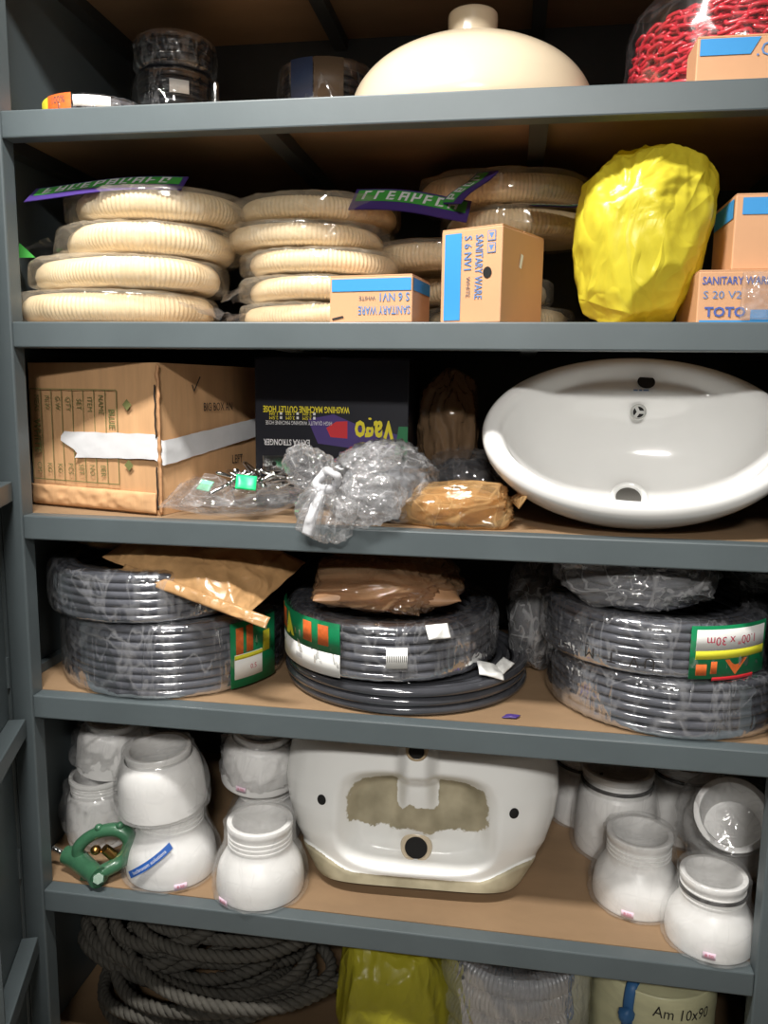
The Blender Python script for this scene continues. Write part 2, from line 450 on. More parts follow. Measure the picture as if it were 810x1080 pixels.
M['floor'] = mat('grey_cement_floor', rgb(142, 134, 124), 0.7, var=0.2, vscale=4, bump=0.2, bscale=60)
M['ceiling'] = mat('white_ceiling', rgb(150, 149, 146), 0.9, var=0.03)

# ------------------------------------------------------------------ the store room
XL, XR, YF, YB, ZC = -1.6, 2.9, -3.6, 0.66, 2.72
struct(box('floor', (XL, XR, YF, YB, -0.05, 0.0), M['floor']))
struct(box('ceiling', (XL, XR, YF, YB, ZC, ZC + 0.05), M['ceiling']))
struct(box('wall_back', (XL, XR, YB, YB + 0.08, 0, ZC), M['wall']))
struct(box('wall_front', (XL, XR, YF - 0.08, YF, 0, ZC), M['wall']))
struct(box('wall_left', (XL - 0.08, XL, YF, YB, 0, ZC), M['wall']))
struct(box('wall_right', (XR, XR + 0.08, YF, YB, 0, ZC), M['wall']))
M['diffuser'] = emis('lamp_diffuser', (1, 0.97, 0.92, 1), 6.0)
for L, lab in zip(LAMPS, ('slim white ceiling light fitting above the cabinet front', 'wide white ceiling light fitting at the far side of the aisle')):
    t = thing('ceiling_light', lab, 'ceiling light', (L['loc'][0], L['loc'][1], ZC))
    w, d = L['size']
    box('housing', (-w / 2 - .03, w / 2 + .03, -d / 2 - .03, d / 2 + .03, -0.04, -0.001), M['paper'], t, bev=0.004)
    box('diffuser', (-w / 2, w / 2, -d / 2, d / 2, -0.052, -0.041), M['diffuser'], t)

# unseen rack added behind the viewer to shade the lowest shelves from the far lamp
rk = thing('shading_rack', 'grey steel rack added out of view to dim the lowest shelves', 'rack', (0.6, -2.05, 0))
for sx in (-1.0, 1.0):
    for sy in (-0.24, 0.24): box('post', (sx - .02, sx + .02, sy - .02, sy + .02, 0, 1.95), M['steel_dark'], rk)
for zz in (0.15, 0.58, 1.0, 1.43, 1.91): box('shelf', (-0.975, 0.975, -0.215, 0.215, zz, zz + 0.03), M['steel_dark'], rk)
box('back_panel', (-0.975, 0.975, -0.232, -0.222, 0.1, 1.94), M['steel_dark'], rk)

# ------------------------------------------------------------------ the steel cabinet
ZS = [1.931, 1.601, 1.275, 0.9495, 0.57, 0.19]
TH = 0.042
DEP = 0.60
SXL, SXR = -0.064, 1.365
cab = thing('storage_cabinet', 'grey painted steel cabinet with open shelves holding plumbing stock', 'cabinet', (0, 0, 0))
for x0, x1 in ((-0.040, 0.0), (1.25, 1.29)):
    box('post', (x0, x1, 0.0, 0.035, 0.0, 2.32), M['steel'], cab, bev=0.003)
for x0, x1 in ((SXL - 0.012, SXL), (SXR, SXR + 0.012)):
    box('side_panel', (x0, x1, 0.004, DEP, 0.0, 2.32), M['steel'], cab)
for x0, x1 in ((SXL - 0.012, -0.0405), (1.2905, SXR + 0.012)):
    box('front_flange', (x0, x1, 0.0, 0.004, 0.0, 2.32), M['steel'], cab)
box('back_panel', (SXL - 0.012, SXR + 0.012, DEP, DEP + 0.012, 0.0, 2.32), M['steel_dark'], cab)
for k, z in enumerate([2.265] + ZS):
    s = box('top_panel' if k == 0 else 'shelf', (0.0005, 1.2495, 0.001, 0.032, z - TH, z), M['steel'], cab, bev=0.0025)
    box('board', (SXL + 0.001, SXR - 0.001, 0.0325 if k else 0.036, DEP - 0.001, z - 0.014, z), M['board'], s)
    for xb in (0.43, 0.852):
        box('cross_beam', (xb - 0.014, xb + 0.014, 0.033, DEP - 0.002, z - TH + 0.004, z - 0.0145), M['steel_dark'], s)
    for xa, xb in ((SXL + 0.001, SXL + 0.03), (SXR - 0.07, SXR - 0.001)):
        box('side_rail', (xa, xb, 0.036, DEP - 0.002, z - TH + 0.004, z - 0.0145), M['steel_dark'], s)
    if k == 4:   # low upstand along the left side
        box('side_rail', (SXL + 0.001, -0.047, 0.037, DEP - 0.002, z + 0.0005, z + 0.018), M['steel'], s)
box('plinth', (0.0005, 1.2495, 0.004, 0.03, 0.0, ZS[-1] - TH - 0.001), M['steel'], cab)
# the left door stands open, its inner face with stiffening ribs
door = bpy.data.objects.new('door', None); COL.objects.link(door); door.parent = cab
door.location = (-0.044, -0.004, 0); door.rotation_euler = (0, 0, math.radians(-69.5))
DW = 0.245  # leaf made narrow so it shades less of the left side
box('door_panel', (0.0, DW, -0.004, 0.0, 0.06, 2.30), M['steel'], door)
for zt in (0.478, 0.907, 1.334, 1.76, 2.18):
    box('stiffening_rib', (0.012, DW - 0.002, 0.0005, 0.030, zt - 0.034, zt), M['steel'], door, bev=0.002)
box('door_edge', (DW + .0005, DW + 0.004, -0.004, 0.030, 0.06, 2.30), M['steel'], door)
for zt in (0.62, 0.99, 1.42, 1.9):
    V, F = lathe([(0.0001, -0.028), (0.0045, -0.028), (0.0045, 0.028), (0.0001, 0.028)], 12)
    mesh('hinge', V + np.array([-0.001, 0.0, zt]), F, M['steel'], door, auto=40)

# ------------------------------------------------------------------ builders of repeated stock
def coil_path(R, h, r, layers, seed, seg=88, jit=0.0):
    rnd = random.Random(seed); P = []
    nz = max(1, int(round(h / (2 * r)))); up = True
    for l in range(layers):
        rad = R - r - l * 2 * r * 0.94
        zs0 = np.linspace(r, h - r, nz) if nz > 1 else np.array([h / 2])
        if not up: zs0 = zs0[::-1]
        for k, z in enumerate(zs0):
            dj = rnd.uniform(-jit, jit); ej = rnd.uniform(0, 2 * PI); zj = rnd.uniform(-jit, jit) * 0.4
            z2 = zs0[k + 1] if k + 1 < nz else z
            for i in range(seg):
                a = 2 * PI * i / seg
                b = i / seg
                zz = z if b < 0.85 else z + (z2 - z) * (b - 0.85) / 0.15
                P.append(((rad + dj * math.cos(a - ej)) * math.cos(a + 2.0), (rad + dj * math.cos(a - ej)) * math.sin(a + 2.0), zz + zj * math.sin(a + ej)))
        up = not up
    return np.array(P)

def wrap_ring(R, Ri, h, seed, amp=0.004, nth=150):
    """stretch film round a coil"""
    c = 0.012
    pr = [(Ri, h + 0.001), (Ri + (R - Ri) * 0.35, h + 0.003), (R - c, h + 0.003), (R + 0.001, h - c * 0.6), (R + 0.0045, h * 0.72), (R + 0.0045, h * 0.5), (R + 0.0045, h * 0.28),
          (R + 0.001, c * 0.6), (R - c, 0.0005), (Ri + (R - Ri) * 0.35, 0.0005), (Ri, 0.001)]
    pr = smoothprof(pr, 5)
    V, F = lathe(pr, nth)
    out = V.copy()
    for i, v in enumerate(V):
        a = math.atan2(v[1], v[0]); rr = math.hypot(v[0], v[1])
        q = Vector((a * R * 45 + v[2] * 12 + seed, v[2] * 14, rr * 20 + seed * 2.2))
        n = (0.6 - 1.9 * abs(noise.noise(q))) * amp
        n = max(n, -0.0012)
        top = v[2] > h * 0.9
        if top: out[i][2] += abs(n) * 0.8
        else:
            out[i][0] += n * math.cos(a); out[i][1] += n * math.sin(a)
    out[:, 2] = np.maximum(out[:, 2], 0.0004)
    return out, F

def hose_coil(name, label, cat, loc, R, h, r, material, layers=3, seed=1, rot=(0, 0, 0), film_mat='film_wrap', jit=0.0, group=None, amp=0.004, part='hose'):
    t = thing(name, label, cat, loc, rot, group)
    V, F = tube(coil_path(R - 0.004, h, r, layers, seed, jit=jit), r * 1.0, 8)
    V[:, 2] = np.maximum(V[:, 2], 0.0005)
    mesh(part, V, F, material, t)
    if film_mat:
        V, F = wrap_ring(R, R - layers * 2 * r, h, seed, amp)
        mesh('plastic_wrap', V, F, M[film_mat], t)
    return t

def corr_hose(name, label, loc, a, b, r, seed, turns=2.3, rotz=0.0, tilt=(0, 0), bagx=0.03, group=None, film_mat='film_hose', material='hose_cream', pitch=0.0062, flap=None):
    """corrugated hose looped flat inside a clear bag"""
    t = thing(name, label, 'hose', loc, (tilt[0], tilt[1], rotz), group)
    rnd = random.Random(seed)
    L = turns * 2 * PI * (a + b) / 2 * 0.93
    n = int(L / pitch * 4)
    s = np.linspace(0, 1, n); ang = s * turns * 2 * PI + rnd.uniform(0, 6)
    lay = np.clip(s * turns, 0, None)
    off = np.where(lay < 1, 0, np.clip((lay - 1) * 1.0, 0, 1)) * (-1.85 * r) + np.where(lay > 2, -(lay - 2) * 1.8 * r, 0)
    wob = 0.006 * np.sin(ang * 2 + seed) + 0.004 * np.sin(3 * ang + seed * 2)
    P = np.stack([(a + off + wob) * np.cos(ang), (b + off + wob) * np.sin(ang), r + 0.003 + 0.0018 * np.sin(ang * 1.0 + seed)], -1)
    rr = r * (1 - 0.055 * (1 + np.sin(s * L / pitch * 2 * PI)) * 0.5 * 2)
    V, F = tube(P, rr, 12)
    mesh('corrugated_hose', V, F, M[material], t)
    # the clear bag, a loose envelope with flattened ends
    def shp(x, y, z):
        return (x, y, z)
    V, F = sblob((a + r + 0.007, b + r + 0.007, r + 0.003), (0.30, 0.9), 120, 34, shp)
    V += np.array([0, 0, r + 0.004])
    V = crumple(V, (0, 0, r), 0.005, 26, seed, (1, 1, 0.5))
    V[:, 2] = np.clip(V[:, 2], 0.0005, 2 * r + 0.0065)
    bg = mesh('clear_bag', V, F, M[film_mat], t)
    if flap:
        fx, fw, fl = flap
        u = np.linspace(0, 1, 26); v = np.linspace(-1, 1, 22); uu, vv = np.meshgrid(u, v)
        X = fx * (a + r - 0.012 + uu * fl); Y = vv * fw * (1 - 0.3 * uu); Z = r * (1 - 0.5 * uu) + 0.012 * np.sin(vv * 5 + seed) * uu + 0.006
        Z += np.array([ridged((x, y, 0), seed, 30) * 0.006 for x, y in zip(X.ravel(), Y.ravel())]).reshape(X.shape)
        Z = np.maximum(Z, 0.001)
        mesh('bag_flap', np.stack([X, Y, Z], -1).reshape(-1, 3), gridfaces(26, 22), M['film_bag'], t)
    return t

def header_card(parent, o, xd, yd, w, h, seed, bars=9):
    """printed card of a hose bag: purple border, green band, white block lettering bars"""
    o = np.asarray(o, float); xd = np.asarray(xd, float); xd /= np.linalg.norm(xd)
    yd = np.asarray(yd, float); yd -= xd * np.dot(yd, xd); yd /= np.linalg.norm(yd); nn = np.cross(xd, yd)
    nu = 30
    def sheet(x0, x1, y0, y1, lift):
        u = np.linspace(x0, x1, nu); v = np.linspace(y0, y1, 4); uu, vv = np.meshgrid(u, v)
        bz = 0.006 * np.sin(uu / w * 4 + seed) + lift
        return (o + uu[..., None] * xd + vv[..., None] * yd + bz[..., None] * nn).reshape(-1, 3), gridfaces(nu, 4)
    V, F = sheet(-w / 2, w / 2, -h / 2, h / 2, 0)
    V2, F2 = sheet(-w / 2, w / 2, -h / 2, h / 2, -0.0012)
    V, F = merge([(V, F), (V2, F2[:, ::-1])])
    c = mesh('header_card', V, F, M['purple_print'], parent, label='purple and green printed header card')
    V, F = sheet(-w * 0.47, w * 0.47, -h * 0.12, h * 0.42, 0.0006)
    mesh('green_band', V, F, M['bright_green'], c)
    parts = []; rg = random.Random(seed * 17 + 3)
    cw = w * 0.80 / bars
    def stroke(xa, xb, ya, yb):
        u = np.array([xa, xb, xb, xa]) + np.array([0, 0, 1, 1]) * 0.12 * cw; v = np.array([ya, ya, yb, yb]) * h
        bz = 0.006 * np.sin(u / w * 4 + seed) + 0.0014
        parts.append((o + u[:, None] * xd + v[:, None] * yd + bz[:, None] * nn, [[0, 1, 2, 3]]))
    for k in range(bars):
        x = -w * 0.42 + k * w * 0.84 / bars
        stroke(x, x + 0.22 * cw, -0.06, 0.36)
        for yb in rg.sample([(-0.06, 0.02), (0.10, 0.18), (0.28, 0.36)], rg.choice([1, 2, 2, 3])): stroke(x + 0.22 * cw, x + 0.62 * cw, *yb)
        if rg.random() < 0.6: stroke(x + 0.56 * cw, x + 0.76 * cw, rg.choice([-0.06, 0.12]), 0.36)
    V, F = merge(parts)
    mesh('white_print', V, F, M['white_ink'], c, smooth=False, kind='stuff')
    return c

def stock_box(name, label, loc, w, d, h, rotz, card, group=None, cat='box'):
    """closed card box: body plus slightly proud flaps seam; origin at the near bottom-right corner, front face towards -y, extends to -x and +y"""
    t = thing(name, label, cat, loc, (0, 0, rotz), group)
    box('carton_body', (-w, 0, 0, d, 0.0004, h), M[card], t, bev=0.002)
    box('top_flap', (-w + 0.001, -0.001, 0.001, d * 0.5 - 0.0008, h + 0.0001, h + 0.0022), M[card], t)
    box('top_flap', (-w + 0.001, -0.001, d * 0.5 + 0.0008, d - 0.001, h + 0.0001, h + 0.0022), M[card], t)
    return t

# ------------------------------------------------------------------ top shelf
Z = ZS[0] + 0.0005
t = hose_coil('hose_coil', 'flat clear-wrapped coil with yellow and orange label on the top shelf edge', 'coil', (0.074, 0.195, Z), 0.094, 0.056, 0.0078, M['pvc_grey'], 2, 3)
cpatch(t, 'yellow_label', M['lemon_print'], 0.0995, 206, 236, 0.005, 0.055)
lb = cpatch(t, 'orange_label', M['orange_print'], 0.0996, 236, 268, 0.004, 0.056)
cletters(lb, '100%', 0.017, M['paper_ink'], 0.1006, 252, 0.046, sx=0.9)
cpatch(t, 'silver_label', M['paper'], 0.0995, 270, 306, 0.034, 0.052)

t = hose_coil('cable_coil', 'black cable coil with white sticker, lower of the two stacked on the top shelf', 'coil', (0.142, 0.37, Z), 0.078, 0.166, 0.0065, M['cable_black'], 2, 11, group='black cable coils')
cpatch(t, 'price_sticker', M['paper'], 0.0835, 285, 310, 0.118, 0.142)
hose_coil('cable_coil', 'black cable coil lying on another black coil, upper of the two', 'coil', (0.143, 0.37, Z + 0.1705), 0.076, 0.066, 0.0065, M['cable_black'], 2, 12, group='black cable coils')
t = thing('tap_spindle', 'small shiny chrome tap spindle standing on the top shelf', 'tap part', (0.288, 0.20, Z))
V, F = lathe([(0.0, 0), (0.014, 0), (0.014, 0.02), (0.009, 0.024), (0.009, 0.055), (0.012, 0.058), (0.012, 0.066), (0.007, 0.068), (0.007, 0.094), (0.0055, 0.098), (0, 0.098)], 20)
mesh('spindle_body', V, F, M['chrome'], t, auto=35)
V, F = lathe([(0.0091, 0.03), (0.0125, 0.031), (0.0125, 0.04), (0.0091, 0.041)], 6)
mesh('hex_collar', V, F, M['brass'], t, smooth=False)
t = hose_coil('cable_coil', 'dark wrapped cable coil with brown label behind the cream basin', 'coil', (0.445, 0.40, Z), 0.095, 0.175, 0.007, M['cable_black'], 2, 13)
cpatch(t, 'brown_label', mat('brown_label_print', rgb(92, 76, 60), 0.5), 0.1005, 268, 300, 0.10, 0.172)
cpatch(t, 'blue_label', mat('dark_blue_label', rgb(48, 62, 92), 0.5), 0.1005, 240, 267, 0.10, 0.172)

# cream basin lying upside down, its outlet boss on top
t = thing('wash_basin', 'cream ceramic basin lying upside down with its round outlet on top', 'basin', (0.737, 0.235, Z))
pr = smoothprof([(0.185, 0.018), (0.198, 0.002), (0.212, 0.004), (0.217, 0.02), (0.212, 0.045), (0.197, 0.078), (0.168, 0.108), (0.125, 0.132), (0.085, 0.146), (0.058, 0.152), (0.047, 0.157), (0.0435, 0.166)], 6)
V, F = lathe(np.vstack([pr]), 96, 0.985, 0.92)
mesh('bowl', V, F, M['cream_ceramic'], t)
pr = smoothprof([(0.0425, 0.160), (0.042, 0.175), (0.0422, 0.194), (0.0405, 0.199), (0.037, 0.2005), (0.0335, 0.199), (0.032, 0.19), (0.032, 0.165)], 4)
V, F = lathe(pr, 48)
o = mesh('outlet_boss', V, F, M['cream_ceramic'], t)
V, F = lathe([(0.0325, 0.172), (0.0001, 0.171)], 32); mesh('outlet_hole', V, F, M['hole'], o)
pr = smoothprof([(0.185, 0.018), (0.172, 0.055), (0.14, 0.09), (0.09, 0.118), (0.04, 0.13), (0.0001, 0.132)], 5)
V, F = lathe(pr, 96, 0.985, 0.92); mesh('bowl_inside', V, F, M['cream_ceramic'], t)

# red plastic chain wound on itself in clear film
t = thing('chain_coil', 'coil of red plastic chain wrapped in clear film behind the tan box', 'chain', (1.168, 0.24, Z))
def link(n=14, m=6, l=0.0085, w=0.0068, r=0.0031):
    P = []
    for i in range(n):
        a = 2 * PI * i / n
        P.append((w * math.cos(a), w * math.sin(a) + (l if math.sin(a) > 0 else -l) * min(1, abs(math.sin(a)) * 3), 0))
    return tube(P, r, m, closed=True)
LV, LF = link(); parts = []; rnd = random.Random(4)
for lay, (rad, z0, z1) in enumerate(((0.158, 0.012, 0.15), (0.138, 0.012, 0.168), (0.115, 0.10, 0.176))):
    rows = int((z1 - z0) / 0.0125)
    for k in range(rows):
        nlk = int(2 * PI * rad / 0.0235)
        for i in range(nlk):
            a = 2 * PI * (i + k * 0.37) / nlk
            if math.sin(a) > 0.55: continue
            Lq = LV.copy()
            tw = (PI / 4 if i % 2 else -PI / 4) + rnd.uniform(-.35, .35)
            Lq = xform(Lq, (0, 0, 0), (0, tw, 0)); Lq = xform(Lq, (0, 0, 0), (rnd.uniform(-.3, .3), 0, rnd.uniform(-.2, .2)))
            zz = z0 + k * 0.0125 + rnd.uniform(-.002, .002)
            rr = rad - max(0, zz - 0.10) * 0.25 + rnd.uniform(-.002, .002)
            Lq = xform(Lq, (rr * math.cos(a), rr * math.sin(a), max(zz, 0.012)), (0, 0, a))
            parts.append((Lq, LF))
V, F = merge(parts)
mesh('chain_links', V, F, M['red_plastic'], t, kind='stuff')
V, F = lathe([(0.02, 0.002), (0.10, 0.002), (0.10, 0.17), (0.02, 0.17)], 40); mesh('core', V, F, M['rubber'], t, auto=40)
pr = smoothprof([(0.05, 0.186), (0.10, 0.192), (0.14, 0.188), (0.163, 0.168), (0.171, 0.14), (0.173, 0.09), (0.173, 0.04), (0.17, 0.004), (0.12, 0.001)], 6)
V, F = lathe(pr, 120); V = crumple(V, (0, 0, 0.09), 0.0025, 22, 3); V[:, 2] = np.maximum(V[:, 2], 0.0003)
mesh('plastic_wrap', V, F, M['film'], t)

t = stock_box('carton_box', 'tan box with blue printed band in front of the red chain', (1.232, 0.022, Z), 0.165, 0.07, 0.062, 0.0, 'cartonb', cat='box')
quad(t, 'blue_band', M['blue'], (-0.127, -0.0012, 0.049), (1, 0, 0), (0, 0, 1), 0.068, 0.022)
V = [(-0.093, -0.0012, 0.06), (-0.080, -0.0012, 0.06), (-0.093, -0.0012, 0.038)]
mesh('blue_band', V, [(0, 2, 1)], M['blue'], t, smooth=False)
letters(t, '.C', 0.026, M['blue_ink'], (-0.074, -0.0012, 0.043), (1, 0, 0), (0, 0, 1))

# ------------------------------------------------------------------ second shelf: cream hoses, boxes, yellow bag
Z = ZS[1] + 0.0005
G1 = 'cream hoses stacked beside the left post'
spec = [(0.112, 0.165, 0.0, 'overexposed bottom cream hose in clear bag beside the left post', (1, .11, .05)),
        (0.132, 0.170, 0.0575, 'cream hose second from the bottom of the left stack', None),
        (0.160, 0.195, 0.115, 'cream corrugated hose third from the bottom of the left stack', (-1, .10, .09)),
        (0.182, 0.205, 0.1725, 'cream corrugated hose with purple header card topping the left stack', (1, .08, .03))]
spec[0] = (spec[0][0], spec[0][1], 0.0, 'cream hose in clear bag at the bottom of the left stack', spec[0][4])
for k, (cx, cy, dz, lab, fl) in enumerate(spec):
    a = (0.140, 0.138, 0.130, 0.132)[k]
    t = corr_hose('corrugated_hose_coil', lab, (cx, cy, Z + dz), a, 0.120, 0.0252, 20 + k, group=G1, flap=fl)
    if k == 3: header_card(t, (-0.045, -0.125, 0.054), (1, 0.10, 0.05), (0, 0.80, 0.52), 0.27, 0.060, 1, 10)
    if k == 2:
        V = [(-0.205, -0.10, 0.002), (-0.170, -0.10, 0.002), (-0.202, -0.095, 0.028), (-0.205, -0.098, 0.002), (-0.170, -0.098, 0.002), (-0.202, -0.093, 0.028)]
        mesh('header_card', V, [(0, 1, 2), (5, 4, 3), (0, 3, 4, 1), (1, 4, 5, 2), (2, 5, 3, 0)], M['bright_green'], t, smooth=False)
G2 = 'cream hoses in the middle stack'
spec = [(0.470, 0.0, 0.118, 'cream hose at the bottom of the middle stack, behind the flat tan box'),
        (0.468, 0.045, 0.117, 'cream hose second from the bottom of the middle stack'),
        (0.475, 0.090, 0.122, 'cream hose in the middle of the middle stack'),
        (0.446, 0.135, 0.127, 'cream hose second from the top of the middle stack'),
        (0.462, 0.180, 0.122, 'cream hose topping the middle stack')]
for k, (cx, dz, a, lab) in enumerate(spec):
    corr_hose('corrugated_hose_coil', lab, (cx, 0.245, Z + dz), a, 0.112, 0.0188 if k < 3 else 0.0192, 40 + k, group=G2, flap=((-1, .08, .05) if k in (0, 1) else None))
G3 = 'cream hoses in the stack behind the boxes'
spec = [(0.79, 0.40, 0.0, 'cream hose at the bottom of the stack behind the standing box'),
        (0.75, 0.40, 0.0545, 'cream hose low in the stack behind the two small boxes'),
        (0.69, 0.33, 0.109, 'cream hose jutting left of the standing box'),
        (0.83, 0.33, 0.1635, 'cream hose reaching right towards the yellow bag'),
        (0.795, 0.305, 0.218, 'cream ribbed hose with folded purple card topping the stack behind the boxes')]
for k, (cx, cy, dz, lab) in enumerate(spec):
    t = corr_hose('corrugated_hose_coil', lab, (cx, cy, Z + dz), 0.115 if k != 4 else 0.122, 0.10, 0.0235, 60 + k, group=G3, flap=((1, .08, .05) if k in (0, 3) else None))
    if k == 4:
        header_card(t, (-0.15, -0.150, -0.012), (1, 0.0, -0.10), (0.1, 0.75, 0.62), 0.20, 0.07, 2, 8)
        header_card(t, (-0.052, -0.152, 0.012), (0.62, 0.25, 0.74), (-0.5, 0.8, 0.2), 0.085, 0.07, 3, 4)
        header_card(t, (0.11, -0.13, -0.012), (1, 0.15, 0.16), (0, 0.9, 0.25), 0.12, 0.06, 4, 5)

t = stock_box('carton_box', 'small flat tan box with blue strip and upside-down sanitary ware print', (0.668, 0.022, Z), 0.138, 0.105, 0.072, math.radians(-9), 'cartonb', group='sanitary ware boxes')
f = -0.0012
quad(t, 'blue_band', M['blue'], (-0.068, f, 0.059), (1, 0, 0), (0, 0, 1), 0.132, 0.019)
quad(t, 'blue_band', M['blue'], (0.0012, 0.052, 0.059), (0, 1, 0), (0, 0, 1), 0.098, 0.019)
letters(t, 'S 6 NV1', 0.018, M['blue_ink'], (-0.030, f, 0.0405), (-1, 0, 0), (0, 0, -1), sx=0.85, bold=0.01)
letters(t, 'WHITE', 0.009, M['paper_ink'], (-0.074, f, 0.039), (-1, 0, 0), (0, 0, -1))
letters(t, 'SANITARY WARE', 0.018, M['blue_ink'], (-0.046, f, 0.0205), (-1, 0, 0), (0, 0, -1), sx=0.62, bold=0.01)
mesh('scuff_mark', [(-0.134, f, 0.008), (-0.115, f, 0.012), (-0.113, f, 0.009), (-0.132, f, 0.005)], [(0, 3, 2, 1)], M['marker'], t, smooth=False)

t = stock_box('carton_box', 'upright tan box turned cornerwise with vertical blue band and hand hole', (0.804, 0.018, Z), 0.108, 0.145, 0.1435, math.radians(-27), 'cartonb', group='sanitary ware boxes')
quad(t, 'blue_band', M['blue'], (-0.086, f, 0.072), (1, 0, 0), (0, 0, 1), 0.030, 0.132)
letters(t, 'S 6 NV1', 0.019, M['blue_ink'], (-0.060, f, 0.106), (0, 0, -1), (1, 0, 0), sx=0.85, bold=0.01)
letters(t, 'WHITE', 0.010, M['paper_ink'], (-0.058, f, 0.056), (0, 0, -1), (1, 0, 0))
letters(t, 'SANITARY WARE', 0.019, M['blue_ink'], (-0.040, f, 0.085), (0, 0, -1), (1, 0, 0), sx=0.66, bold=0.01)
for zc in (0.130, 0.112):
    ic = quad(t, 'handling_mark', M['blue_ink'], (-0.018, f, zc), (1, 0, 0), (0, 0, 1), 0.014, 0.015)
    quad(ic, 'handling_mark_inside', M['cartonb'], (-0.018, f - .0002, zc), (1, 0, 0), (0, 0, 1), 0.0115, 0.0125)
    V = [(-0.0225, f - .0004, zc + .004), (-0.0135, f - .0004, zc + .004), (-0.018, f - .0004, zc - .005)]
    mesh('handling_mark_symbol', V, [(0, 2, 1)], M['blue_ink'], ic, smooth=False)
A = np.linspace(0, 2 * PI, 20, endpoint=False)
mesh('hand_hole', [(-0.024 + 0.0075 * math.cos(a), f, 0.076 + 0.0085 * math.sin(a)) for a in A], [list(range(20))], M['hole'], t, smooth=False)
quad(t, 'torn_patch', M['paper'], (0.0012, 0.062, 0.098), (0, 0.96, -0.28), (0, 0.28, 0.96), 0.008, 0.022)

# yellow carrier bag stuffed full
t = thing('plastic_bag', 'stuffed bright yellow plastic bag standing beside the right boxes', 'bag', (1.020, 0.135, Z))
def yshape(x, y, z):
    w = 1.0 + 0.03 * z
    return (x * w + 0.10 * z + 0.03 * math.sin(3 * z), y * w, z)
V, F = sblob((0.106, 0.106, 0.146), (0.66, 0.88), 170, 100, yshape)
V = facet(V, 60, 0.86, 0.99, 7)
V = folds(V, (-0.035, -0.11, 0.045), 0.0042, 3.2, 4.0, 3, 0.05)
V = folds(V, (0.05, -0.06, 0.17), 0.0022, 3.4, 4.0, 8, 0.06)
fold = []
for v in V:
    q = Vector((v[0] * 22 + v[2] * 14, v[1] * 22, v[2] * 9 - v[0] * 10))
    fold.append(0.0010 * (0.6 - 2.2 * abs(noise.noise(q))) + 0.0003 * (0.6 - 2 * abs(noise.noise(q * 2.4))))
D = V / (np.linalg.norm(V, axis=1, keepdims=True) + 1e-9)
V = V + D * np.array(fold)[:, None]; V[:, 2] += 0.141; V[:, 2] = np.maximum(V[:, 2], 0.0005)
mesh('bag_body', V, F, M['yellow_bag'], t)

t = stock_box('carton_box', 'tan box with large blue lettering lying under another box by the right post', (1.245, 0.040, Z), 0.150, 0.16, 0.076, 0.0, 'cartonb', group='boxes by the right post')
letters(t, 'SANITARY WARE', 0.016, M['navy_ink'], (-0.145, f, 0.062), (1, 0, 0), (0, 0, 1), align='LEFT', sx=0.78, bold=0.015)
letters(t, 'S 20 V2', 0.0155, M['blue_ink'], (-0.143, f, 0.0415), (1, 0, 0), (0, 0, 1), align='LEFT', sx=1.15)
letters(t, 'TOTO', 0.0195, M['navy_ink'], (-0.139, f - .0003, 0.0165), (1, 0, 0), (0, 0, 1), align='LEFT', sx=1.05, bold=0.03)
quad(t, 'blue_band', M['blue'], (-0.038, f, 0.011), (1, 0, 0), (0, 0, 1), 0.072, 0.019)
quad(t, 'blue_band', M['blue'], (-0.110, f, 0.0028), (1, 0, 0), (0, 0, 1), 0.072, 0.0045)
V, F = pillow(0.028, 0.034, 0.003, 24, 24, seed=12, amp=0.003, freq=60)
mesh('torn_film', xform(V, (-0.062, -0.006, 0.040), (PI / 2, 0, 0)), F, M['film_bag'], t)
t = stock_box('carton_box', 'plain tan box with blue top band resting on the lettered box by the right post', (1.248, 0.060, Z + 0.080), 0.104, 0.13, 0.108, 0.0, 'cartonb', group='boxes by the right post')
quad(t, 'blue_band', M['blue'], (-0.048, f, 0.092), (1, 0, 0), (0, 0, 1), 0.092, 0.024)
quad(t, 'blue_band', M['blue'], (-0.1052, 0.065, 0.090), (0, 1, 0), (0, 0, 1), 0.118, 0.028)

# ------------------------------------------------------------------ third shelf
Z = ZS[2] + 0.0005
CW, CD, CH = 0.297, 0.300, 0.262
t = thing('cardboard_carton', 'large brown cardboard carton with green print and white tape round its corner', 'carton', (0.231, 0.051, Z), (0, 0, math.radians(-15)))
# body with slightly bulging, dented faces
nu, nv = 40, 32
def face(fn, nu=nu, nv=nv):
    u = np.linspace(0, 1, nu); v = np.linspace(0, 1, nv); uu, vv = np.meshgrid(u, v)
    return np.array([fn(a, b) for a, b in zip(uu.ravel(), vv.ravel())]), gridfaces(nu, nv)
def dent(p, k):
    return 0.0035 * noise.noise(Vector((p[0] * 9 + k, p[1] * 9, p[2] * 11))) + 0.0012 * noise.noise(Vector((p[0] * 40 + k, p[1] * 40, p[2] * 14)))
def edge(u): return min(1, 6 * u, 6 * (1 - u))
V1, F1 = face(lambda u, v: (-CW + CW * u, -0.004 * math.sin(PI * u) * math.sin(PI * v) + dent((u * .3, 0, v * .26), 1) * edge(u) * edge(v), CH * v))
V2, F2 = face(lambda u, v: (0.004 * math.sin(PI * u) * math.sin(PI * v) + dent((0, u * .3, v * .26), 5) * edge(u) * edge(v), CD * u, CH * v))
V3, F3 = face(lambda u, v: (-CW * u, CD, CH * v), 4, 4)
V4, F4 = face(lambda u, v: (-CW, CD - CD * u, CH * v), 4, 4)
V5, F5 = face(lambda u, v: (-CW + CW * u, CD * v, CH), 12, 12)
V6, F6 = face(lambda u, v: (-CW + CW * u, CD - CD * v, 0), 4, 4)
V, F = merge([(V1, F1), (V2, F2), (V3, F3), (V4, F4), (V5, F5), (V6, F6)])
body = mesh('carton_body', V, F, M['carton'], t, auto=40)
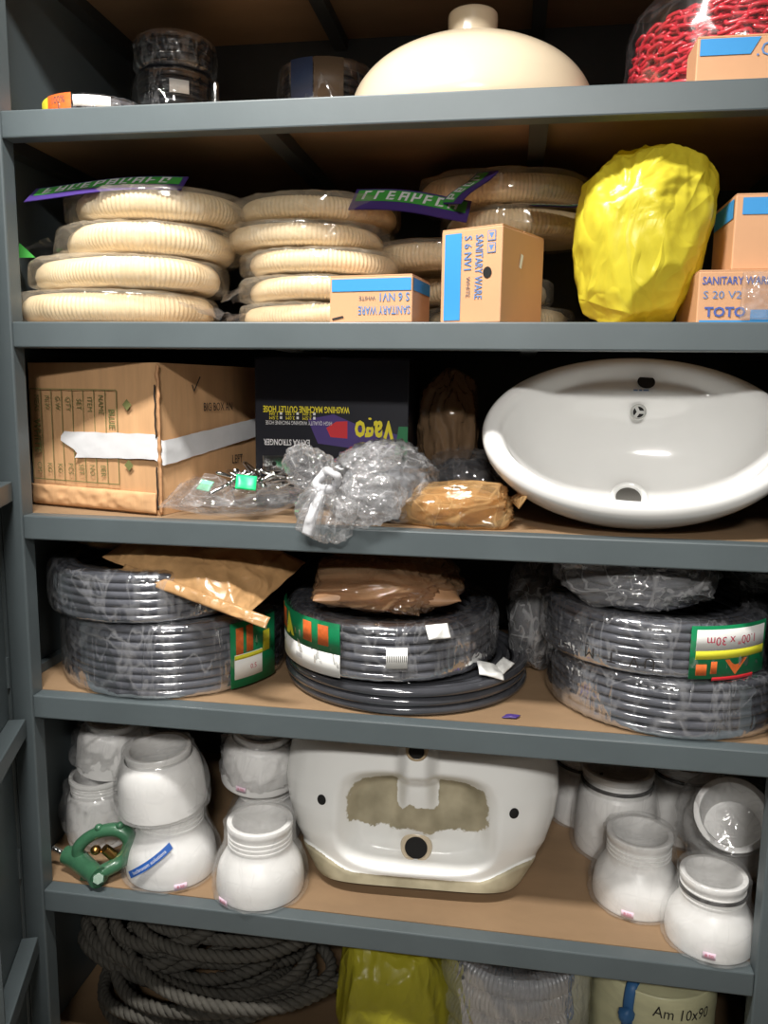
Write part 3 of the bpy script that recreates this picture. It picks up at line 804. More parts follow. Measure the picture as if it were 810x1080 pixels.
# crushed bottom flange and the open corner seam
V, F = pillow(CW / 2 - 0.004, 0.018, 0.0035, 60, 14, seed=31, amp=0.0035, freq=45)
mesh('crushed_edge', xform(V, (-CW / 2, -0.007, 0.022), (PI / 2, 0, 0)), F, M['carton'], t)
P = [(0.0035 + 0.0025 * noise.noise(Vector((0, 0, z * 60))), -0.0035, z) for z in np.linspace(0.004, CH - 0.004, 60)]
V, F = tube(P, [0.0032 + 0.0016 * noise.noise(Vector((4, 0, p[2] * 90))) for p in P], 6); mesh('corner_seam', V, F, M['carton_dk'], t)
P = [(-0.0015 + 0.002 * noise.noise(Vector((9, 0, z * 60))), -0.0062, z) for z in list(np.linspace(0.01, 0.085, 20))]
V, F = tube(P, 0.0014, 5); mesh('seam_gap', V, F, M['hole'], t)
P = [(-0.0015 + 0.002 * noise.noise(Vector((9, 0, z * 60))), -0.0062, z) for z in list(np.linspace(0.135, 0.225, 20))]
V, F = tube(P, 0.0014, 5); mesh('seam_gap', V, F, M['hole'], t)
# printed table on the front face: vertical rules and turned lettering
f = -0.0066
x0, x1, zb, zt = -0.288, -0.085, 0.050, 0.215
rules = []
cols = np.linspace(x0, x1, 9)
for x in cols: rules.append((np.array([(x - .0008, f, zb), (x + .0008, f, zb), (x + .0008, f, zt), (x - .0008, f, zt)]), [[0, 1, 2, 3]]))
for z in (zb, zt): rules.append((np.array([(x0, f, z - .0008), (x1, f, z - .0008), (x1, f, z + .0008), (x0, f, z + .0008)]), [[0, 1, 2, 3]]))
V, F = merge(rules); mesh('printed_rules', V, F, M['green_ink'], t, smooth=False, kind='stuff')
top = ['MEAS', 'N.W.', 'G.W.', 'QTY', 'SET', 'ITEM', 'NAME']; bot = ['CM', 'KG', 'KG', 'PCS', 'SET', 'NO', 'BER']
for k in range(7):
    xc = (cols[k] + cols[k + 1]) / 2 + 0.002
    letters(t, top[k], 0.016, M['green_ink'], (xc, f, zt - 0.026), (0, 0, -1), (1, 0, 0), sx=0.8)
    letters(t, bot[k], 0.016, M['green_ink'], (xc, f, zb + 0.022), (0, 0, -1), (1, 0, 0), sx=0.8)
letters(t, 'BLUE', 0.019, M['green_ink'], ((cols[7] + cols[8]) / 2, f, 0.165), (0, 0, -1), (1, 0, 0), sx=0.8, bold=0.02)
letters(t, 'WHITE', 0.022, M['green_ink'], ((cols[0] + cols[1]) / 2, f, 0.13), (0, 0, -1), (1, 0, 0), sx=0.9, bold=0.02)
for zc in (0.19, 0.085):
    V = [(-0.062 + 0.010 * math.cos(a), f, zc + 0.010 * math.sin(a)) for a in (PI / 2, PI, -PI / 2, 0)]
    mesh('printed_emblem', V, [(0, 1, 2, 3)], M['green_ink'], t, smooth=False)
f2 = 0.0062
letters(t, 'BIG BOX AN', 0.022, M['marker'], (f2, 0.165, 0.185), (0, 1, 0), (0, 0, 1), sx=0.75)
letters(t, 'LEFT', 0.024, M['marker'], (f2, 0.225, 0.082), (0, 1, 0), (0, 0, 1), sx=0.75)
V = [(f2, .085, .225), (f2, .092, .212), (f2, .112, .240), (f2, .109, .241), (f2, .092, .217), (f2, .088, .227)]
mesh('tick_mark', V, [(0, 1, 2, 3, 4, 5)], M['marker'], t, smooth=False)
# white tape from the front face, over the corner and along the side, with a torn split end
u = np.linspace(0, 1, 60); v = np.linspace(0, 1, 7); uu, vv = np.meshgrid(u, v)
pts = []
for a, b in zip(uu.ravel(), vv.ravel()):
    s = -0.215 + a * (0.215 + CD + 0.0)
    s = s + (0.012 * math.sin(b * 7) + 0.03 * (1 - b)) * max(0, 1 - a * 8)
    zc = 0.118 + (0.012 if s < 0 else 0.0) - 0.075 * min(s, 0) * -0.25 + max(s, 0) * 0.115 - 0.010
    wz = 0.047 - 0.010 * a
    z = zc + (b - 0.5) * wz + 0.0015 * noise.noise(Vector((s * 40, b * 3, 0)))
    off = 0.0075 + 0.002 * abs(noise.noise(Vector((s * 30, b * 5, 3))))
    if s < 0: pts.append((s, -off, z))
    else: pts.append((off, s - off * 0.3, z))
V = np.array(pts); F = gridfaces(60, 7)
V, F = merge([(V, F), (V - np.sign(V) * np.array([.0006, 0, 0]) + np.array([0, .0006, 0]), F[:, ::-1])])
mesh('packing_tape', V, F, M['white_tape'], t, label='white packing tape with torn end')

# blue-black hose box standing on its head
t = stock_box('hose_box', 'blue-black box standing upside down with large yellow lettering behind the clear bags', (0.640, 0.222, Z), 0.292, 0.20, 0.276, math.radians(0.8), 'black_box')
f = -0.0012; ux, uz = (-1, 0, 0), (0, 0, -1)
def vx(X): return X - 0.640
def vz(Zp): return Zp - Z
pl = mesh('purple_flash', [(vx(.45), f, .165), (vx(.50), f, .175), (vx(.56), f, .15), (vx(.62), f, .14), (vx(.62), f, .115), (vx(.54), f, .112), (vx(.47), f, .12)], [(6, 5, 4, 3, 2, 1, 0)], M['purple_print'], t, smooth=False)
letters(t, 'Vago', 0.060, M['yellow_ink'], (vx(.577), f - .0006, vz(1.420)), ux, uz, sx=0.62, bold=0.03)
letters(t, 'EXTRA STRONGER', 0.016, M['white_ink'], (vx(.410), f - .0003, vz(1.397)), ux, uz, sx=0.66, bold=0.02)
letters(t, 'WASHING MACHINE OUTLET HOSE', 0.0165, M['yellow_ink'], (vx(.447), f - .0003, vz(1.459)), ux, uz, sx=0.62, bold=0.02)
letters(t, 'HIGH QUALITY WASHING MACHINE HOSE', 0.0105, M['white_ink'], (vx(.433), f - .0003, vz(1.4335)), ux, uz, sx=0.63)
for r_, zz in enumerate((1.4505, 1.4425)):
    for c_ in range(3):
        X = .385 + c_ * .032
        letters(t, ('1.0M', '1.5M', '2.0M', '2.5M', '3.0M', '3.5M')[r_ * 3 + c_], 0.009, M['yellow_ink'], (vx(X), f - .0003, vz(zz)), ux, uz)
        quad(t, 'tick_box', M['white_ink'], (vx(X + .014), f - .0003, vz(zz)), (1, 0, 0), (0, 0, 1), 0.0045, 0.005)
mesh('red_flash', [(vx(.486), f - .0003, vz(1.425)), (vx(.494), f - .0003, vz(1.408)), (vx(.526), f - .0003, vz(1.406)), (vx(.526), f - .0003, vz(1.438)), (vx(.505), f - .0003, vz(1.437))], [(0, 1, 2, 3, 4)], M['red_print'], t, smooth=False)
mesh('green_stripe', [(vx(.612), f - .0002, vz(1.36)), (vx(.639), f - .0002, vz(1.36)), (vx(.639), f - .0002, vz(1.43)), (vx(.622), f - .0002, vz(1.43))], [(0, 1, 2, 3)], M['green_print'], t, smooth=False)

t = thing('plastic_bag', 'dark brown plastic bag standing behind, right of the hose box', 'bag', (0.705, 0.33, Z))
bag('bag_body', t, M['film_brown'], (0, 0, 0.135), (0.064, 0.075, 0.150), (0.9, 0.95), 0.003, 24, 51, floor=0.0005, facets=50, fr=(.75, .95), knot=(0.0, -0.03, 0.17), kamp=0.007)
bag('bag_contents', t, M['rubber'], (0, 0.01, 0.10), (0.045, 0.055, 0.10), (0.8, 0.9), 0.008, 24, 52, floor=0.001, nu=60, nv=30)
t = thing('plastic_bag', 'smoky grey plastic bag lying between brown bag and white basin', 'bag', (0.745, 0.26, Z))
bag('bag_body', t, M['film_bag'], (0, 0, 0.055), (0.085, 0.07, 0.066), (0.8, 0.9), 0.006, 26, 55, floor=0.0005, facets=40)
bag('bag_contents', t, M['pvc_dark'], (0, 0.0, 0.045), (0.06, 0.05, 0.045), (0.8, 0.9), 0.010, 24, 56, floor=0.001, nu=60, nv=30)

# clear bag of screws and fittings
t = thing('bag_of_screws', 'open clear plastic bag of metal screws with a green tag', 'bag', (0.365, 0.075, Z))
def lift(x, y, z):
    return (x, y, z + 0.030 + 0.055 * max(0, -0.4 - x / 0.12) * (0.5 + y / 0.1) + 0.01 * max(0, x / 0.12))
V, F = pillow(0.118, 0.070, 0.026, 80, 60, p=2.6, seed=61, amp=0.006, freq=28, hem=0.06)
V = np.array([lift(*q) for q in V]); V[:, 2] = np.maximum(V[:, 2] - 0.004, 0.0006)
mesh('clear_bag', V, F, M['film_bag'], t)
# turned-up bag mouth behind the screws
u = np.linspace(0, 1, 40); v = np.linspace(0, 1, 24); uu, vv = np.meshgrid(u, v)
X = -0.105 + uu * 0.12; Y = -0.02 + 0.06 * uu + 0.01 * np.sin(vv * 6); Zz = 0.01 + vv * (0.095 * np.sin(np.clip(uu * 1.4, 0, 1) * PI) ** 0.6) * (0.4 + 0.6 * uu)
Zz += np.array([0.006 * ridged((a, b, c), 63, 26) for a, b, c in zip(X.ravel(), Y.ravel(), Zz.ravel())]).reshape(X.shape)
Y = Y + 0.35 * vv * 0.05
mesh('bag_mouth', np.stack([X, Y, np.maximum(Zz, .001)], -1).reshape(-1, 3), gridfaces(40, 24), M['film_milk'], t)
pr = [(0.0001, 0), (0.0042, 0.0006), (0.0045, 0.0026), (0.0024, 0.0032), (0.0024, 0.026), (0.0012, 0.030), (0.0001, 0.031)]
sv, sf = lathe(np.array(pr) * 1.35, 10); rnd = random.Random(5); sme = None
for k in range(30):
    c = (rnd.uniform(-0.005, 0.095), rnd.uniform(-0.040, 0.035), 0.064 + rnd.uniform(-.006, .016))
    ro = (rnd.uniform(1.0, 2.0), rnd.uniform(-.4, .4), rnd.uniform(-2.6, -0.2))
    if sme is None:
        o = mesh('screw', sv, sf, M['chrome'], t); sme = o.data
    else:
        o = bpy.data.objects.new('screw', sme); COL.objects.link(o); o.parent = t
    o.location = c; o.rotation_euler = ro
box('fixing_plate', (-0.022, 0.022, -0.001, 0.001, -0.014, 0.014), M['chrome'], t, bev=0.0008, loc=(0.045, 0.062, 0.088))
V, F = lathe([(0.0001, 0), (0.004, 0)], 14); mesh('plate_hole', xform(V, (0.045, 0.0605, 0.088), (PI / 2, 0, 0)), F, M['hole'], t, smooth=False)
V, F = pillow(0.017, 0.013, 0.0016, 16, 14, seed=66, amp=0.002, freq=30)
mesh('green_tag', xform(V, (0.030, -0.052, 0.066), (1.0, 0.1, 0.3)), F, mat('green_tag_plastic', rgb(30, 214, 128), 0.35), t, label='bright green tag')
mesh('green_tag', xform(V * 0.8, (-0.062, 0.0, 0.052), (0.9, 0.1, -0.3)), F, mat('green_tag_plastic_veiled', rgb(120, 196, 160), 0.5), t)

# knotted clear bag hanging over the shelf edge
t = thing('knotted_bag', 'crumpled clear plastic bag knotted at the front, sagging over the shelf edge', 'bag', (0.585, 0.075, Z))
bag('bag_body', t, M['film_milk'], (0.022, 0.03, 0.060), (0.105, 0.092, 0.072), (0.75, 0.85), 0.003, 30, 71, floor=0.0006, nu=150, nv=84, facets=50, knot=(-0.062, -0.125, 0.02), kamp=0.010, kf=6.0)
bag('bag_contents', t, mat('pale_grey_contents', rgb(120, 122, 126), 0.35, coat=0.3, var=0.45, vscale=30), (0.032, 0.04, 0.048), (0.070, 0.06, 0.044), (0.8, 0.9), 0.010, 40, 72, floor=0.001, nu=90, nv=50)
bag('bag_lobe', t, M['film_milk'], (-0.042, -0.092, 0.022), (0.050, 0.034, 0.046), (0.85, 0.85), 0.002, 34, 73, facets=40, knot=(0.0, -0.012, 0.058), kamp=0.007, kf=5.0, rot=(0, 0.25, 0), nu=90, nv=50)
bag('bag_lobe', t, M['film_milk'], (0.022, -0.066, 0.045), (0.062, 0.035, 0.042), (0.85, 0.85), 0.002, 34, 74, facets=40, knot=(-0.06, -0.03, 0.035), kamp=0.008, kf=5.0, rot=(0, -0.3, 0), nu=90, nv=50)
bag('bag_ear', t, M['film_milk'], (-0.080, -0.05, 0.092), (0.045, 0.028, 0.036), (0.9, 0.9), 0.002, 34, 75, facets=40, rot=(0, 0.5, 0), knot=(0.045, -0.04, -0.01), kamp=0.007, kf=5.0, nu=90, nv=50)
bag('bag_ear', t, M['film_milk'], (0.020, -0.020, 0.110), (0.055, 0.03, 0.022), (0.9, 0.9), 0.002, 34, 76, facets=40, rot=(0, -0.2, 0.2), knot=(-0.06, -0.08, -0.03), kamp=0.007, kf=5.0, nu=90, nv=50)
kn = mat('twisted_film_knot', rgb(225, 225, 228), 0.3, coat=0.4, trans=0.3, bump=0.6, bscale=60)
P = [(-0.040 + 0.014 * math.cos(a) * (1 + .3 * math.sin(2 * a)), -0.098 - 0.010 * math.sin(2 * a), 0.080 + 0.013 * math.sin(a)) for a in np.linspace(0, 2 * PI, 30, endpoint=False)]
V, F = tube(P, 0.0060, 10, closed=True); V = crumple(V, (-0.04, -0.098, 0.08), 0.003, 90, 77); mesh('knot', V, F, kn, t)
for j, (dx, dz, r1) in enumerate(((0.0, 0.0, 0.010), (-0.012, 0.006, 0.007), (0.010, -0.004, 0.006))):
    P = [(-0.044, -0.104, 0.072), (-0.052 + dx * .6, -0.116, 0.05 + dz), (-0.060 + dx, -0.124, 0.024 + dz), (-0.066 + dx * 1.3, -0.122, -0.002 + dz)]
    V, F = tube(smoothprof(P, 9), np.linspace(0.004, r1, 28), 16); V = folds(V, (-0.044, -0.104, 0.08), 0.004, 9.0, 10.0, 78 + j); mesh('bag_tail', V, F, M['film_milk'] if j else kn, t)

# brown-orange bag
t = thing('plastic_bag', 'orange-brown crinkled plastic bag lying in front of the white basin', 'bag', (0.745, 0.085, Z))
bag('bag_body', t, M['film_orange'], (0, 0, 0.026), (0.110, 0.084, 0.042), (0.9, 0.9), 0.002, 22, 81, floor=0.0006, facets=40, fr=(.72, .95), knot=(0.13, -0.03, 0.03), kamp=0.007, kf=5.0, nu=120, nv=64,
    shape=lambda x, y, z: (x, y * (1 - .15 * x), z * (1 + 0.35 * x * x) + 0.18 * max(0, x) ** 2))
V, F = pillow(0.012, 0.040, 0.003, 14, 30, seed=83, amp=0.005, freq=40)
mesh('bag_mouth', xform(V, (0.100, -0.010, 0.046), (0.0, -1.0, 0.15)), F, M['film_orange'], t)
bag('bag_contents', t, mat('tan_contents', rgb(186, 148, 104), 0.6, var=0.3, vscale=30), (-0.005, 0.01, 0.028), (0.080, 0.05, 0.028), (0.8, 0.9), 0.006, 30, 82, floor=0.001, nu=70, nv=36)

# white oval basin propped up on its bowl, rim towards the aisle
def basin_surface():
    rings = [  # centre v, radius u, radius v, w
        (-0.056, 0.021, 0.021, -0.132), (-0.056, 0.030, 0.028, -0.1305), (-0.052, 0.060, 0.044, -0.128), (-0.042, 0.108, 0.068, -0.116), (-0.031, 0.150, 0.090, -0.093), (-0.018, 0.182, 0.109, -0.062),
        (-0.008, 0.203, 0.123, -0.031), (-0.002, 0.214, 0.131, -0.011), (0, 0.222, 0.137, -0.002), (0, 0.232, 0.145, 0.001), (0, 0.242, 0.153, -0.003), (0, 0.248, 0.159, -0.014),
        (0, 0.248, 0.159, -0.028), (0, 0.243, 0.155, -0.048), (-0.002, 0.226, 0.142, -0.080), (-0.010, 0.190, 0.118, -0.112), (-0.024, 0.135, 0.088, -0.136), (-0.04, 0.07, 0.055, -0.150), (-0.04, 0.0015, 0.0012, -0.153)]
    rings = smoothprof([(a_, b_, c_, d_ * 0.90) for a_, b_, c_, d_ in rings], 5)
    n = 128; th = np.linspace(0, 2 * PI, n, endpoint=False); V = []
    inner = 9 * 5
    for k, (vc, ru, rv, w) in enumerate(rings):
        for a in th:
            u, v = ru * math.cos(a), vc + rv * math.sin(a)
            ww = w
            if k < inner:
                # flat tap ledge at the back of the bowl
                s = 1 / (1 + math.exp(-(v - 0.086) * 190))
                ledge = -0.022 - 0.10 * max(0, 0.105 - v) * 0.2
                ww = w * (1 - s) + max(w, ledge) * s
            V.append((u, v, ww))
    return np.array(V), gridfaces(n, len(rings), wrap_u=True)
V, F = basin_surface()
vax = np.array([0, 0.640, 0.768]); wax = np.array([0, -0.768, 0.640]); uax = np.array([1.0, 0, 0])
bc = np.array([1.028, 0.092, 1.4300])
def bl(u, v, w): return u * uax + v * vax + w * wax
Vw = np.array([bl(*p) for p in V])
zmin = Vw[:, 2].min(); base = np.array([bc[0], bc[1], Z])
offb = np.array([0, 0, -zmin + 0.0003])
print('BASIN centre z', Z + offb[2])
t = thing('wash_basin', 'white oval ceramic basin tilted up on the shelf with chrome overflow ring', 'basin', tuple(base))
mesh('basin_body', Vw + offb, F, M['ceramic'], t)
def disc(r, n=24, r0=0.0):
    return lathe([(r, 0), (max(r0, 1e-4), 0)], n)
def on_basin(V, u, v, w, nrm):
    nrm = Vector(nrm).normalized(); q = Vector((0, 0, 1)).rotation_difference(nrm)
    c = bl(u, v, w) + offb
    return np.array([q @ Vector(p) for p in V]) + c
# drain fitting
dn = wax
V, F = lathe(smoothprof([(0.031, 0.0008), (0.030, 0.004), (0.026, 0.0042), (0.022, 0.001), (0.021, -0.008)], 4), 40)
dr = mesh('drain_ring', on_basin(V, 0, -0.056, -0.1172, dn), F, M['ceramic'], t)
V, F = disc(0.0215); mesh('drain_hole', on_basin(V, 0, -0.056, -0.120, dn), F, mat('drain_shadow', rgb(90, 88, 84), 0.4), dr)
# overflow grille with three openings
on = bl(0, -0.62, 0.78)
oc = (0.012, 0.074, -0.0500)
V, F = lathe(smoothprof([(0.0135, 0.0), (0.0135, 0.003), (0.0118, 0.0045), (0.0105, 0.003)], 3), 32)
ov = mesh('overflow_ring', on_basin(V, *oc, on), F, M['ringmetal'], t, label='chrome overflow ring')
V, F = disc(0.0108); mesh('overflow_grille', on_basin(V + np.array([0, 0, .0024]), *oc, on), F, M['ringmetal'], ov)
for k in range(3):
    A = [k * 2 * PI / 3 + d for d in np.linspace(0.25, 1.75, 7)]
    pts = [(0.0092 * math.cos(a), 0.0092 * math.sin(a), 0.003) for a in A] + [(0.003 * math.cos(A[3]), 0.003 * math.sin(A[3]), 0.003)]
    mesh('grille_opening', on_basin(np.array(pts), *oc, on), [list(range(8))], M['hole'], ov, smooth=False)
V, F = disc(0.0145, 28)
mesh('tap_hole', on_basin(V, 0.022, 0.113, -0.0170, wax), F, M['hole'], t, label='dark tap hole')
mm = merge([(np.array([(x, -.0016, 0), (x + w_, -.0016, 0), (x + w_, .0016, 0), (x, .0016, 0)]), [[0, 1, 2, 3]]) for x, w_ in ((-.013, .007), (-.004, .005), (.003, .009))])
mesh('maker_mark', on_basin(mm[0], 0.014, 0.098, -0.0212, wax), mm[1], M['blue_ink'], t, smooth=False, kind='stuff')

# ------------------------------------------------------------------ fourth shelf: clear hose coils and bags
Z = ZS[3] + 0.0005
t = hose_coil('hose_coil', 'tall wrapped grey hose coil with green label, bottom of the left pile', 'hose coil', (0.180, 0.225, Z), 0.213, 0.134, 0.0078, M['pvc_grey'], 3, 21, group='wrapped grey hose coils')
lb = cpatch(t, 'green_label', M['green_label'], 0.2185, 318, 348, 0.006, 0.128)
cpatch(lb, 'label_picture', M['orange_print'], 0.2193, 321, 325, 0.065, 0.118); cpatch(lb, 'label_picture', M['orange_print'], 0.2193, 327, 331, 0.07, 0.12)
cpatch(lb, 'label_picture', M['lemon_print'], 0.2193, 338, 343, 0.06, 0.10)
pt = cpatch(lb, 'price_label', M['paper'], 0.2196, 320, 337, 0.022, 0.068)
cpatch(pt, 'yellow_strip', M['lemon_print'], 0.2203, 320, 337, 0.059, 0.067)
cletters(pt, '0.5', 0.013, M['red_ink'], 0.2206, 331, 0.040)
hose_coil('hose_coil', 'wrapped grey hose coil lying on the tall left coil, under the brown packet', 'hose coil', (0.150, 0.195, Z + 0.1385), 0.192, 0.088, 0.0078, M['pvc_grey'], 3, 22, group='wrapped grey hose coils')

t = thing('paper_packet', 'brown crinkled packet slanting across the left hose coils', 'packet', (0.300, 0.150, Z + 0.238))
V, F = pillow(0.155, 0.098, 0.026, 100, 70, p=3.2, seed=91, amp=0.006, freq=20, hem=0.03)
V = np.array([(x, y, z - 0.010 * max(0, x / 0.16) ** 2) for x, y, z in V])
mesh('packet_body', xform(V, (-0.018, -0.03, 0.0), (math.radians(20), math.radians(13), math.radians(-16))), F, M['brown_packet'], t)
V, F = pillow(0.150, 0.010, 0.0022, 60, 10, seed=93, amp=0.002, freq=40)
mesh('packet_seam', xform(V, (0.0, -0.135, -0.042), (math.radians(55), math.radians(12), math.radians(-13))), F, M['brown_packet'], t)
t = thing('plastic_bag', 'crumpled brown bag behind, on the upper left hose coil', 'bag', (0.045, 0.23, Z + 0.2295))
bag('bag_body', t, M['brown_packet'], (0, 0, 0.030), (0.065, 0.07, 0.036), (0.8, 0.9), 0.007, 22, 95, floor=0.0006, facets=40, nu=80, nv=44)

t = hose_coil('hose_coil', 'loose unwrapped dark grey hose coil flat on the shelf middle', 'hose coil', (0.641, 0.255, Z), 0.238, 0.050, 0.0082, M['pvc_dark'], 4, 23, film_mat=None, jit=0.006)
V, F = pillow(0.024, 0.016, 0.002, 16, 14, seed=98, amp=0.005, freq=40)
mesh('torn_tape', xform(V, (0.165, -0.142, 0.062), (0.5, 0.3, 0.4)), F, M['paper'], t)
V, F = pillow(0.016, 0.012, 0.002, 14, 12, seed=99, amp=0.004, freq=40)
mesh('torn_tape', xform(V, (0.188, -0.118, 0.064), (0.3, -0.4, 0.9)), F, M['paper'], t)
t = hose_coil('hose_coil', 'wrapped grey hose coil with green label and barcode sticker in the middle', 'hose coil', (0.614, 0.222, Z + 0.0605), 0.197, 0.098, 0.0078, M['pvc_grey'], 3, 24, rot=(math.radians(1.0), 0, 0), group='wrapped grey hose coils')
R = 0.2025
lb = cpatch(t, 'green_label', M['green_label'], R, 184, 253, 0.045, 0.099, n=26)
cpatch(t, 'paper_label', M['paper'], R, 190, 253, 0.004, 0.044, n=26)
for k, a in enumerate((193, 202, 229, 240)):
    cpatch(lb, 'label_picture', M['orange_print'], R + .0008, a, a + 6.5, 0.056, 0.092)
A = np.radians([209, 213, 220]); zz = [0.050, 0.094, 0.052]
mesh('yellow_triangle', [((R + .0014) * math.cos(a), (R + .0014) * math.sin(a), z) for a, z in zip(A, zz)], [(0, 2, 1)], M['lemon_print'], lb, smooth=False)
cletters(t, '||||||||', 0.010, M['paper_ink'], R + .0012, 225, 0.024)
st = cpatch(t, 'barcode_sticker', M['paper'], R + .0015, 276, 286, 0.030, 0.066)
cletters(st, '|||||||||||', 0.012, M['marker'], R + .0026, 281, 0.048)
V, F = pillow(0.020, 0.013, 0.0018, 16, 14, seed=101, amp=0.004, freq=40)
mesh('torn_tape', xform(V, (0.105, -0.180, 0.092), (0.9, 0.0, 0.5)), F, M['paper'], t)

t = thing('paper_packet', 'crinkled brown plastic packet lying on the middle hose coil', 'packet', (0.610, 0.148, Z + 0.1625))
bag('packet_body', t, M['film_brown'], (0, 0, 0.040), (0.148, 0.145, 0.050), (0.8, 0.85), 0.003, 16, 103, floor=0.0006, facets=50, knot=(0.09, -0.12, 0.02), kamp=0.009, kf=5.0, nu=120, nv=60, shape=lambda x, y, z: (x, y, z * (1 + 0.5 * y + 0.1 * x)))
V, F = pillow(0.125, 0.110, 0.028, 60, 50, p=3, seed=104, amp=0.006, freq=22)
V[:, 2] = np.maximum(V[:, 2] + 0.032, 0.002)
mesh('packet_contents', xform(V, (0, 0.005, 0), (0, 0, 0.2)), F, mat('brown_contents', rgb(176, 134, 98), 0.5, var=0.3, vscale=14), t)

t = thing('plastic_bag', 'clear crumpled bag squeezed between the middle and right hose coils', 'bag', (0.888, 0.33, Z))
bag('bag_body', t, M['film_heap'], (0, 0, 0.115), (0.056, 0.08, 0.125), (0.8, 0.9), 0.003, 24, 106, floor=0.0006, facets=50, knot=(0.0, -0.09, 0.10), kamp=0.008, nu=110, nv=70)
bag('bag_contents', t, M['pvc_dark'], (0, 0.01, 0.09), (0.04, 0.06, 0.09), (0.8, 0.9), 0.008, 24, 107, floor=0.001, nu=60, nv=30)

hose_coil('hose_coil', 'wrapped grey hose coil at the bottom of the right pile', 'hose coil', (1.118, 0.222, Z), 0.205, 0.096, 0.0078, M['pvc_grey'], 3, 25, group='wrapped grey hose coils')
t = hose_coil('hose_coil', 'wrapped grey hose coil with yellow and green label on the right pile', 'hose coil', (1.092, 0.212, Z + 0.1005), 0.192, 0.090, 0.0078, M['pvc_grey'], 3, 26, group='wrapped grey hose coils')
R = 0.1975
lb = cpatch(t, 'green_label', M['green_label'], R, 277, 321, 0.004, 0.090, n=26)
cpatch(lb, 'white_field', M['paper'], R + .0008, 279.5, 319, 0.050, 0.084, n=24)
cpatch(lb, 'yellow_field', M['lemon_print'], R + .0008, 279.5, 319, 0.036, 0.0498, n=24)
cletters(lb, '1.00" x 30m', 0.020, M['red_ink'], R + .002, 298, 0.066, flip=True)
A = np.radians([294, 300, 307]); zz = [0.034, 0.008, 0.034]
mesh('orange_triangle', [((R + .0014) * math.cos(a), (R + .0014) * math.sin(a), z) for a, z in zip(A, zz)], [(0, 1, 2)], M['orange_print'], lb, smooth=False)
cpatch(lb, 'label_picture', M['orange_print'], R + .0008, 280, 285, 0.010, 0.028); cpatch(lb, 'label_picture', M['orange_print'], R + .0008, 287, 290, 0.012, 0.032)
cletters(t, 'UV T M', 0.026, M['marker'], R + .0085, 246, 0.028, flip=True, spacing=1.5, name='marker_writing')
cpatch(t, 'red_tape', M['red_print'], R + .0002, 288, 312, 0.0005, 0.006)

t = thing('plastic_bag', 'crumpled clear plastic bag heaped on the right hose coils', 'bag', (1.050, 0.160, Z + 0.1955))
bag('bag_body', t, M['film_heap'], (0, 0, 0.046), (0.150, 0.13, 0.055), (0.75, 0.85), 0.003, 24, 111, floor=0.0006, facets=60, knot=(0.02, -0.15, 0.02), kamp=0.010, kf=6.0, nu=140, nv=74)
V, F = tube(coil_path(0.105, 0.05, 0.008, 2, 5), 0.008, 8); mesh('hose', V + np.array([0, 0, 0.004]), F, M['pvc_grey'], t)
t = thing('plastic_bag', 'clear plastic bag bunched against the right post above the hose coils', 'bag', (1.285, 0.30, Z + 0.1955))
bag('bag_body', t, M['film_heap'], (0, 0, 0.042), (0.062, 0.09, 0.05), (0.8, 0.9), 0.003, 24, 115, floor=0.0006, facets=50, knot=(-0.05, -0.09, 0.0), kamp=0.008, amp2=0.004, nu=100, nv=56)
t = thing('tape_scrap', 'scrap of purple tape stuck to the shelf board before the middle coil', 'tape', (0.845, 0.060, Z))
V, F = pillow(0.012, 0.006, 0.0008, 16, 10, seed=117, amp=0.002, freq=60, skew=0.6); V[:, 2] += 0.0021; V[:, 2] = np.maximum(V[:, 2], 0)
mesh('tape', V, F, M['purple_print'], t)

# ------------------------------------------------------------------ fifth shelf: pan connectors, old basin, green clamp
Z = ZS[4] + 0.0005
PROF = {
 'flare': dict(p=[(0.052, 0.012), (0.066, 0.003), (0.077, 0.0005), (0.081, 0.006), (0.081, 0.028), (0.077, 0.050), (0.068, 0.068), (0.060, 0.080), (0.0575, 0.088)], neck=0.0575, z0=0.088, h=0.135, lip=0.0605),
 'cup':   dict(p=[(0.060, 0.012), (0.075, 0.003), (0.085, 0.0005), (0.088, 0.006), (0.087, 0.04), (0.085, 0.075), (0.078, 0.098), (0.068, 0.108)], neck=0.064, z0=0.108, h=0.126, lip=0.066),
 'barrel': dict(p=[(0.050, 0.012), (0.064, 0.003), (0.073, 0.0005), (0.077, 0.008), (0.078, 0.04), (0.076, 0.085), (0.072, 0.115), (0.067, 0.125)], neck=0.064, z0=0.125, h=0.165, lip=0.068)}
